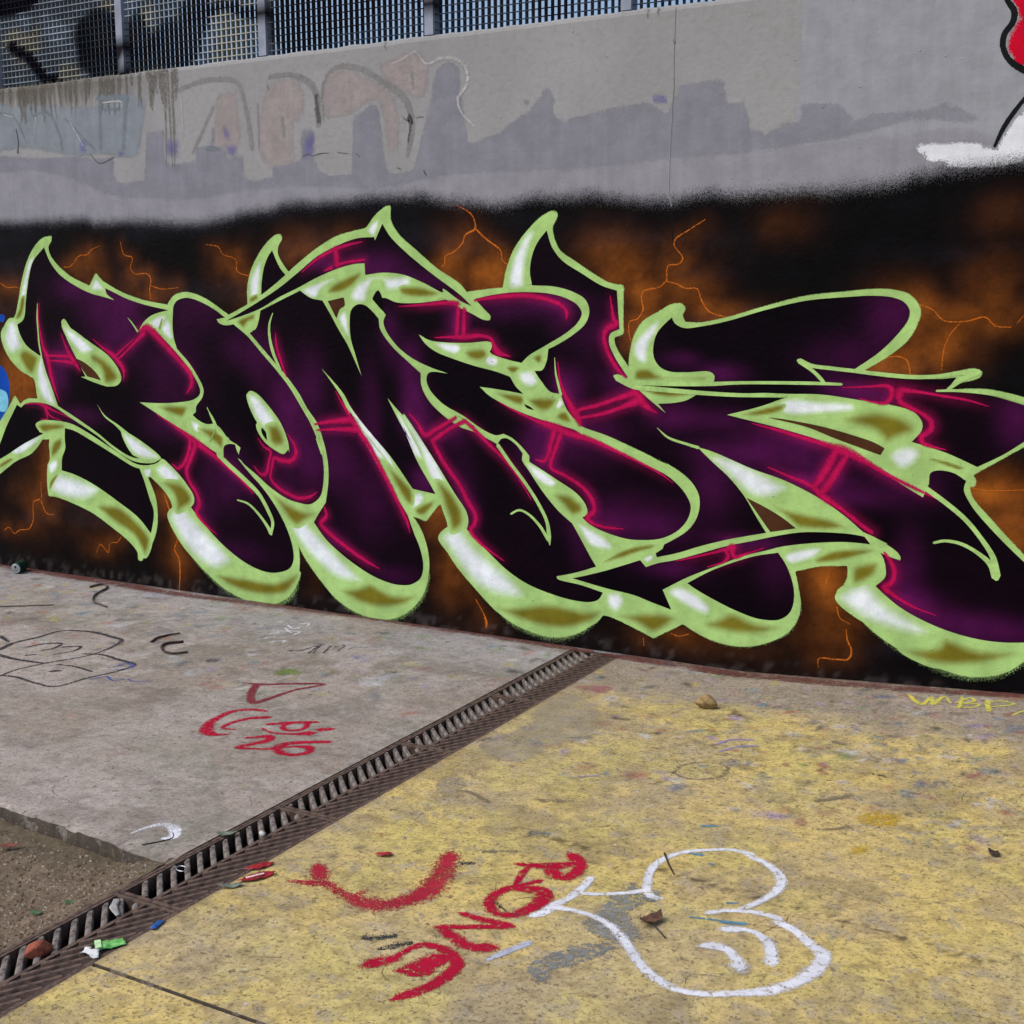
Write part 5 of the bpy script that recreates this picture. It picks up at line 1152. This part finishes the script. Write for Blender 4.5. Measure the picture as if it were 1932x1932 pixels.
# ---------------------------------------------------------------- grating fence on the wall top
STEEL_V = paint_mat('fence_steel', rough=.55, bump=.1)
STEEL = simple_mat('fence_post_steel', (112, 120, 134), .5, .4, scale=14, c2=(84, 90, 104), bump=.1)
def fence_col(x, z):
    x = np.asarray(x, float); z = np.asarray(z, float)
    c = np.tile(s2l((52, 60, 74)), (len(x), 1)); n = fbm(x, z, 2.6, 91, 4); n2 = fbm(x, z, 4.2, 95, 4); L = smooth01((-4.15 - x) / .5)
    def bl(c, w, q): return c * (1 - w[:, None]) + s2l(q) * w[:, None]
    c = bl(c, L * .9, (118, 126, 132))
    c = bl(c, L * smooth01((n - .50) * 12) * .95, (150, 147, 132)); c = bl(c, L * smooth01((n2 - .55) * 14) * .95, (140, 150, 160))
    c = bl(c, smooth01((fbm(x, z, 2.4, 99, 3) - .56) * 16) * .95, (18, 16, 24)); 
    # black bands of an old throw-up running across bars and posts
    for pts, w in (([(-6.2, 3.05), (-6.05, 2.97), (-5.95, 2.86), (-5.85, 2.83)], .035), ([(-5.62, 2.99), (-5.5, 2.94), (-5.33, 2.96), (-5.2, 2.93), (-5.05, 2.98)], .028), ([(-4.85, 3.06), (-4.6, 3.1), (-4.45, 3.05), (-4.3, 3.03)], .03), ([(-4.1, 2.9), (-3.9, 2.97), (-3.75, 2.95), (-3.6, 3.2)], .05), ([(-3.5, 3.2), (-3.42, 3.0), (-3.33, 2.95), (-3.2, 3.1), (-3.0, 3.2)], .04), ([(-2.78, 2.9), (-2.68, 2.86), (-2.6, 2.95)], .035), ([(-6.4, 3.3), (-6.2, 3.26), (-6.0, 3.3)], .04)):
        q = curve_open([(*p, w) for p in pts], .03); d = np.min(np.hypot(x[:, None] - q[:, 0], z[:, None] - q[:, 1]), 1); c = bl(c, smooth01((w * 1.25 - d) / .012), (20, 14, 24))
    return np.concatenate([c, np.ones((len(x), 1))], 1)
FY0, FY1, FZ0, FZ1 = .030, .056, TOPZ + .004, 4.35
fence = empty('grating_fence', (0, FY0, FZ0)); tag(fence, 'steel grating fence painted with old graffiti on top of the wall', 'fence')
posts = [-8.30, -7.31, -6.32, -5.325, -4.340, -3.345, -2.345, -1.355, -.365]
zs = np.concatenate([np.arange(FZ0, 3.62, .034), [FZ1]])
def off(v): return [(a, b - FY0, c_ - FZ0) for a, b, c_ in v]
for p in posts:
    pb = MB(); w = .024
    V = []
    for z in np.append(zs[::2], FZ1): V += [(p-w, .008, z), (p+w, .008, z), (p+w, .075, z), (p-w, .075, z)]
    k = len(V) // 4; F = [(i*4+j, i*4+(j+1) % 4, (i+1)*4+(j+1) % 4, (i+1)*4+j) for i in range(k-1) for j in range(4)] + [(0,3,2,1), tuple(range(4*k-4, 4*k))]
    va = np.array(V); cc = fence_col(va[:, 0], va[:, 2]); base = s2l((140, 148, 164)); dk = cc[:, :3].sum(1) < .06; cc[~dk, :3] = base
    mesh_obj('post', off(V), F, STEEL_V, fence, cc)
BP = .0325
hidden = MB()
for a, b in zip(posts[:-1], posts[1:]):
    seen = -6.5 < b and a < -2.0
    nb = int((b - a - .05) / BP); x0 = a + .5 * ((b - a) - (nb - 1) * BP)
    tgt = hidden if not seen else None
    for i in range(nb):
        x = x0 + i * BP; w = .0021
        V = [q for z in zs for q in ((x-w, FY0, z), (x+w, FY0, z), (x+w, FY1, z), (x-w, FY1, z))]; k = len(zs)
        F = [(i_*4+j, i_*4+(j+1) % 4, (i_+1)*4+(j+1) % 4, (i_+1)*4+j) for i_ in range(k-1) for j in range(4)] + [tuple(range(4*k-4, 4*k))]
        va = np.array(V); cc = fence_col(va[:, 0], va[:, 2]); bk = va[:, 1] > FY0 + .01; cc[bk, :3] = cc[bk, :3] * .35 + s2l((40, 46, 56)) * .5
        if tgt is None and x > -6.42 and x < -1.95: mesh_obj('bar', off(V), F, STEEL_V, fence, cc)
        else: hidden.add(off(V), F, cc)
    for z in np.arange(FZ0 + .022, FZ1, .034):
        zz = float(z); r = .0024; xs_ = np.linspace(a + .024, b - .024, 30)
        V = [(x, FY0 - .003 + dy, zz + dz) for x in xs_ for dy, dz in ((-r, -r), (-r, r), (r, r), (r, -r))]
        F = [(i*4+j, (i+1)*4+j, (i+1)*4+(j+1) % 4, i*4+(j+1) % 4) for i in range(29) for j in range(4)]
        va = np.array(V); cc = fence_col(va[:, 0], va[:, 2]); 
        cc[:, :3] = np.where(cc[:, :3].sum(1, keepdims=True) > .2, np.minimum(cc[:, :3] * 1.35, 1), cc[:, :3])
        if seen and zz < 3.52 and not (zz > 3.3 and a > -5.4) and not (zz > 3.15 and a > -4.4) and not (zz > 3.02 and a > -3.4): mesh_obj('rod', off(V), F, STEEL_V, fence, cc)
        else: hidden.add(off(V), F, cc)
hd = hidden.build('outer_grating', STEEL_V, fence); hd['kind'] = 'stuff'

# ---------------------------------------------------------------- litter and loose things
def gpos(x, y, dz=0.0): return Vector((x, y, float(gz(np.array(x), np.array(y))) + dz))
def lathe(prof, n=24):
    v = [(r * math.cos(6.28318 * i / n), r * math.sin(6.28318 * i / n), z) for r, z in prof for i in range(n)]; k = len(prof)
    f = [(j*n+i, j*n+(i+1) % n, (j+1)*n+(i+1) % n, (j+1)*n+i) for j in range(k-1) for i in range(n)]
    return v, f
ALU = simple_mat('aluminium', (186, 190, 194), .35, .9, scale=30, var=.15, bump=.1)
CAN_G = simple_mat('can_green', (38, 74, 60), .4, .3, scale=25, c2=(26, 52, 44), bump=.1)
BLK = simple_mat('can_opening', (16, 16, 18), .8, bump=0)
can = empty('drink_can', gpos(-6.27, -.10, .033)); can.rotation_euler = (math.radians(90), 0, math.radians(28))
tag(can, 'crushed dark green drink can lying against the foot of the wall', 'can')
v, f = lathe([(.0, .060), (.018, .060), (.024, .057), (.027, .060), (.0285, .058), (.033, .046), (.033, -.046), (.028, -.058), (.024, -.060), (.0, -.055)])
v = [(x * (1 - .10 * math.exp(-((z + .01) / .02) ** 2)), y, z) for x, y, z in v]
n = 24; me_f = [q for q in f]
body = mesh_obj('body', v, [q for q in f if 4 <= min(q) // n], CAN_G, can, smooth=True)
mesh_obj('lid', v, [q for q in f if min(q) // n < 4], ALU, can, smooth=True)
v, f = lathe([(.0, .0612), (.009, .0612)], 14); mesh_obj('opening', [(x * .8, y * .9 + .010, z) for x, y, z in v], f, BLK, can)

def tube(pts, rad, n=7):
    P = [Vector(p) for p in pts]; V = []; F = []
    for i, p in enumerate(P):
        d = (P[min(i+1, len(P)-1)] - P[max(i-1, 0)]).normalized(); s = d.cross(Vector((0, 0, 1)))
        s = s.normalized() if s.length > 1e-4 else Vector((1, 0, 0)); u = s.cross(d); r = rad[i] if hasattr(rad, '__len__') else rad
        V += [tuple(p + (s * math.cos(6.28318 * k / n) + u * math.sin(6.28318 * k / n)) * r) for k in range(n)]
    F = [(i*n+k, i*n+(k+1) % n, (i+1)*n+(k+1) % n, (i+1)*n+k) for i in range(len(P)-1) for k in range(n)] + [tuple(range(n))[::-1], tuple(range(len(V)-n, len(V)))]
    return V, F
BARK = simple_mat('twig_bark', (92, 80, 72), .9, scale=60, c2=(58, 48, 44), bump=.6)
BARK_D = simple_mat('dark_twig_bark', (70, 54, 46), .9, scale=60, c2=(44, 34, 30), bump=.6)
def twig(pts, r, mat, label, group=None, nm='twig'):
    q = curve_open([(x, y, r) for x, y in pts], .012)
    if len(q) > 2: q = q[np.concatenate([[True], np.hypot(*np.diff(q[:, :2], axis=0).T) > .002])]
    o = gpos(*q[0, :2]); V, F = tube([gpos(x, y, r * (1.02 + .5 * abs(math.sin(i * .35)))) - o for i, (x, y, _) in enumerate(q)], [r * (1.15 - .4 * i / len(q) + .18 * random.random()) for i in range(len(q))])
    e = mesh_obj(nm, V, F, mat, None, smooth=True); e.location = o; return tag(e, label, 'twig' if nm == 'twig' else nm, group)
twig([(-5.562, -.202), (-5.545, -.118), (-5.461, -.169), (-5.377, -.334), (-5.26, -.45), (-5.106, -.502)], .0055, BARK, 'S-shaped curved grey twig on the slab near the wall')
twig([(-4.38, -.904), (-4.405, -.809), (-4.366, -.724)], .005, BARK_D, 'short gently bent brown twig, the one nearer the wall of the pair')
twig([(-4.245, -.83), (-4.29, -.909), (-4.216, -.992), (-4.125, -1.009), (-4.10, -.955)], .0055, BARK_D, 'dark brown twig curled into a hook beside the black scrawl')
twig([(-5.70, -.82), (-5.548, -.712), (-5.40, -.60)], .003, BARK, 'thin straight stick at the left edge of the slab')
twig([(-1.327, -1.899), (-1.293, -1.955), (-1.249, -2.017)], .0025, BARK_D, 'thin brown stalk lying across the white sprayed outline')
twig([(-2.72, -2.60), (-2.69, -2.56), (-2.675, -2.52), (-2.70, -2.49)], .0014, BLK, 'thin bent black wire by the white swoosh on the slab corner', nm='wire')

def rock(name, loc, size, mat, label, cat, seed, flat=.7, point=0):
    r = random.Random(seed); import bmesh
    bm = bmesh.new(); bmesh.ops.create_icosphere(bm, subdivisions=3, radius=1)
    dirs = [Vector((r.gauss(0, 1), r.gauss(0, 1), r.gauss(0, 1))).normalized() for _ in range(11)]; ds = [r.uniform(.62, .95) for _ in dirs]
    for v in bm.verts:
        k = v.co.copy()
        for d, q in zip(dirs, ds):
            s = k.dot(d)
            if s > q: k -= d * (s - q) * .9
        if point and k.z > 0: kk = 1 - point * k.z; k.x *= kk; k.y *= kk
        v.co = (k.x * size[0], k.y * size[1], max(k.z, -flat) * size[2])
    mz = min(v.co.z for v in bm.verts)
    for v in bm.verts: v.co.z -= mz
    me = bpy.data.meshes.new(name); bm.to_mesh(me); bm.free(); me.materials.append(mat)
    o = bpy.data.objects.new(name, me); o.location = loc; link(o); return tag(o, label, cat)
ROCK = simple_mat('ochre_stone', (150, 128, 88), .9, scale=45, c2=(118, 96, 62), bump=.7)
rock('stone', gpos(-1.70, -.565), (.048, .040, .036), ROCK, 'lone ochre pointed stone on the yellow slab near the wall', 'stone', 3, point=.62)
BRICK = simple_mat('brick_chip', (150, 84, 62), .9, scale=70, c2=(118, 62, 46), bump=.7)
b = rock('brick_fragment', (-2.487, -3.183, -.012), (.040, .022, .024), BRICK, 'broken orange brick piece wedged in the nearest drain slots', 'brick', 8); b.rotation_euler = (.25, .1, 1.35)
PEBW = simple_mat('white_pebble', (196, 190, 182), .8, scale=60, bump=.4)
rock('pebble', (-2.452, -2.367, -.004), (.013, .012, .010), PEBW, 'small white pebble on the drain grate below the red tag', 'pebble', 12)

def film(name, pts, z0, mat, label, cat, crump=.004, thick=.0008, seed=0, grid=.006, surf=None, curl=0.):
    """crumpled thin sheet: outline in ground metres, real thickness"""
    P = np.array(pts, float); c0 = P.mean(0); Q = curve_closed([(x, y, True) for x, y in P], .006); V, F = triangulate(Q, grid); zz = []
    d = V - c0; R_ = np.abs(d).max() + 1e-6
    h = crump * (fbm(V[:, 0], V[:, 1], 60, seed, 3) - .2) * 2 + curl * (np.hypot(*d.T) / R_) ** 2
    h = np.maximum(h, 0.0005)
    top = [(x - c0[0], y - c0[1], q + thick) for (x, y), q in zip(V, h)]; bot = [(x - c0[0], y - c0[1], q) for (x, y), q in zip(V, h)]
    n = len(V); from collections import Counter
    ec = Counter(tuple(sorted((f[i], f[(i+1) % len(f)]))) for f in F for i in range(len(f)))
    side = [(f[i], f[(i+1) % len(f)]) for f in F for i in range(len(f)) if ec[tuple(sorted((f[i], f[(i+1) % len(f)])))] == 1]
    o = mesh_obj(name, top + bot, [tuple(f) for f in F] + [tuple(i + n for i in f[::-1]) for f in F] + [(b_, a_, a_ + n, b_ + n) for a_, b_ in side], mat, None, smooth=True)
    o.location = (c0[0], c0[1], z0); return tag(o, label, cat)
W_GREEN = simple_mat('green_foil', (128, 196, 110), .35, scale=55, c2=(70, 150, 66), bump=.4, spec=.6)
W_PALE = simple_mat('pale_green_foil', (188, 226, 172), .35, scale=40, bump=.3)
W_RED = simple_mat('red_foil', (170, 28, 42), .35, scale=60, c2=(120, 16, 28), bump=.5, spec=.6)
W_BLUE = simple_mat('blue_foil', (40, 98, 168), .35, scale=60, c2=(22, 60, 120), bump=.4, spec=.6)
TISSUE = simple_mat('tissue', (206, 206, 206), .8, scale=50, var=.12, bump=.4)
LEAF_G = simple_mat('grey_green_leaf', (112, 124, 108), .75, scale=40, c2=(86, 92, 78), bump=.4)
LEAF_T = simple_mat('green_leaf', (70, 104, 66), .75, scale=40, c2=(48, 76, 44), bump=.4)
LEAF_B = simple_mat('dry_leaf', (104, 74, 58), .85, scale=40, c2=(70, 48, 38), bump=.5)
INK = simple_mat('white_print', (226, 222, 222), .5, var=.1, bump=0)
gw = film('wrapper', [(-2.386, -3.092), (-2.340, -3.040), (-2.307, -3.058), (-2.352, -3.118)], .000, W_GREEN, 'light green snack wrapper on the edge of the drain grate', 'wrapper', .007, seed=3)
def part_strip(parent, pts, z, mat, nm):
    m = MB(); k = len(pts); loc = parent.location
    m.add([(x - loc.x, y - loc.y, z - loc.z) for x, y in pts] + [(x - loc.x, y - loc.y, z - loc.z + .0015) for x, y in pts], [tuple(range(k))[::-1], tuple(range(k, 2*k))] + [(i, (i+1) % k, k + (i+1) % k, k + i) for i in range(k)])
    return m.build(nm, mat, parent)
part_strip(gw, [(-2.384, -3.092), (-2.374, -3.081), (-2.342, -3.107), (-2.352, -3.117)], .0095, W_PALE, 'sealed_end')
film('tissue', [(-2.385, -3.122), (-2.372, -3.112), (-2.362, -3.124), (-2.342, -3.116), (-2.322, -3.136), (-2.34, -3.146), (-2.362, -3.138), (-2.378, -3.146)], -.002, TISSUE, 'scrap of crumpled white tissue beside the green wrapper', 'tissue', .012, seed=5)
film('plastic_scrap', [(-2.316, -2.972), (-2.300, -2.962), (-2.312, -2.918), (-2.328, -2.926)], .001, W_BLUE, 'bright blue plastic scrap at the edge of the yellow slab', 'plastic scrap', .006, seed=6)
def lens(a, b, w, n=7, sk=0.):
    a, b = np.array(a), np.array(b); d = b - a; nn = np.array([-d[1], d[0]]) / np.linalg.norm(d)
    t = np.linspace(0, 1, n); up = [a + d * q + nn * w * math.sin(math.pi * q) ** .8 for q in t]; dn = [a + d * q - nn * w * math.sin(math.pi * q) ** .8 for q in t[::-1][1:-1]]
    return [tuple(p) for p in up + dn]
r1 = film('wrapper', lens((-2.331, -2.586), (-2.288, -2.505), .017), .001, W_RED, 'plain red wrapper, the farther of the two beside the drain', 'wrapper', .006, seed=7)
r2 = film('wrapper', lens((-2.300, -2.655), (-2.243, -2.553), .020), .001, W_RED, 'red sweet wrapper with white lettering beside the drain', 'wrapper', .007, seed=8)
ds = np.array([(-2.284, -2.634), (-2.258, -2.586)]); dv = ds[1] - ds[0]; nv = np.array([-dv[1], dv[0]]) / np.linalg.norm(dv)
for i in range(9):
    p = ds[0] + dv * i / 9; q = ds[0] + dv * (i + .62) / 9; part_strip(r2, [tuple(p - nv * .004), tuple(q - nv * .004), tuple(q + nv * (.004 + .002 * (i in (0, 5)))), tuple(p + nv * .004)], .0105, INK, 'lettering')
film('wrapper', lens((-2.066, -2.326), (-2.014, -2.296), .012), .003, W_RED, 'small torn red wrapper above the sprayed red smile', 'wrapper', .006, seed=9)
film('leaf', lens((-2.322, -2.706), (-2.272, -2.656), .014, sk=.1), .001, LEAF_G, 'grey green leaf next to the lettered red wrapper', 'leaf', .004, seed=10, curl=.004)
film('leaf', lens((-2.575, -2.442), (-2.522, -2.396), .013), .000, LEAF_G, 'pale grey leaf lying over the drain slots', 'leaf', .004, seed=11, curl=.006)
film('leaf', lens((-2.676, -2.936), (-2.636, -2.910), .012), -.030, LEAF_T, 'larger green leaf on the dirt bed', 'leaf', .004, seed=12, curl=.005)
film('leaf', lens((-2.728, -3.010), (-2.698, -2.990), .010), -.040, LEAF_T, 'smaller green leaf on the dirt bed, farther left', 'leaf', .003, seed=13, curl=.004)
film('leaf', lens((-3.16, -2.76), (-3.12, -2.715), .014), -.044, simple_mat('red_leaf', (124, 66, 54), .8, scale=40, bump=.4), 'reddish dead leaf in the dirt under the slab edge', 'leaf', .005, seed=14, curl=.006)
dl = film('leaf', [(-1.212, -2.345), (-1.220, -2.315), (-1.205, -2.285), (-1.183, -2.270), (-1.170, -2.288), (-1.176, -2.32), (-1.193, -2.350)], .003, LEAF_B, 'curled dry brown leaf on the grey paint patch', 'leaf', .010, seed=15, curl=.014)
V, F = tube([Vector((.0, -.01, .006)), Vector((.03, -.035, .010)), Vector((.065, -.062, .004))], .0018); mesh_obj('stalk', V, F, BARK_D, dl, smooth=True)
tp = empty('ring_pull', (-2.502, -2.661, -.002)); tag(tp, 'metal ring pull lying on the drain grate', 'ring pull')
V, F = tube([Vector((.013 * math.cos(a), .020 * math.sin(a), .002)) for a in np.linspace(0, 6.28, 21)], .0018); q = mesh_obj('ring', V, F, ALU, tp, smooth=True); q.rotation_euler = (0, 0, 1.2)
GLASS = simple_mat('grey_shard', (160, 160, 158), .3, scale=30, bump=.1, spec=.6)
film('glass_shard', [(-2.528, -2.892), (-2.512, -2.884), (-2.494, -2.912), (-2.446, -2.948), (-2.452, -2.957), (-2.503, -2.932)], -.004, GLASS, 'pale flat shard stuck across the last slot of a grate', 'shard', .003, .003, seed=16)
film('leaf', [(-.50, -1.425), (-.470, -1.43), (-.462, -1.46), (-.484, -1.47)], .004, BARK_D, 'small black dead leaf at the right edge of the yellow slab', 'leaf', .006, seed=17, curl=.005)
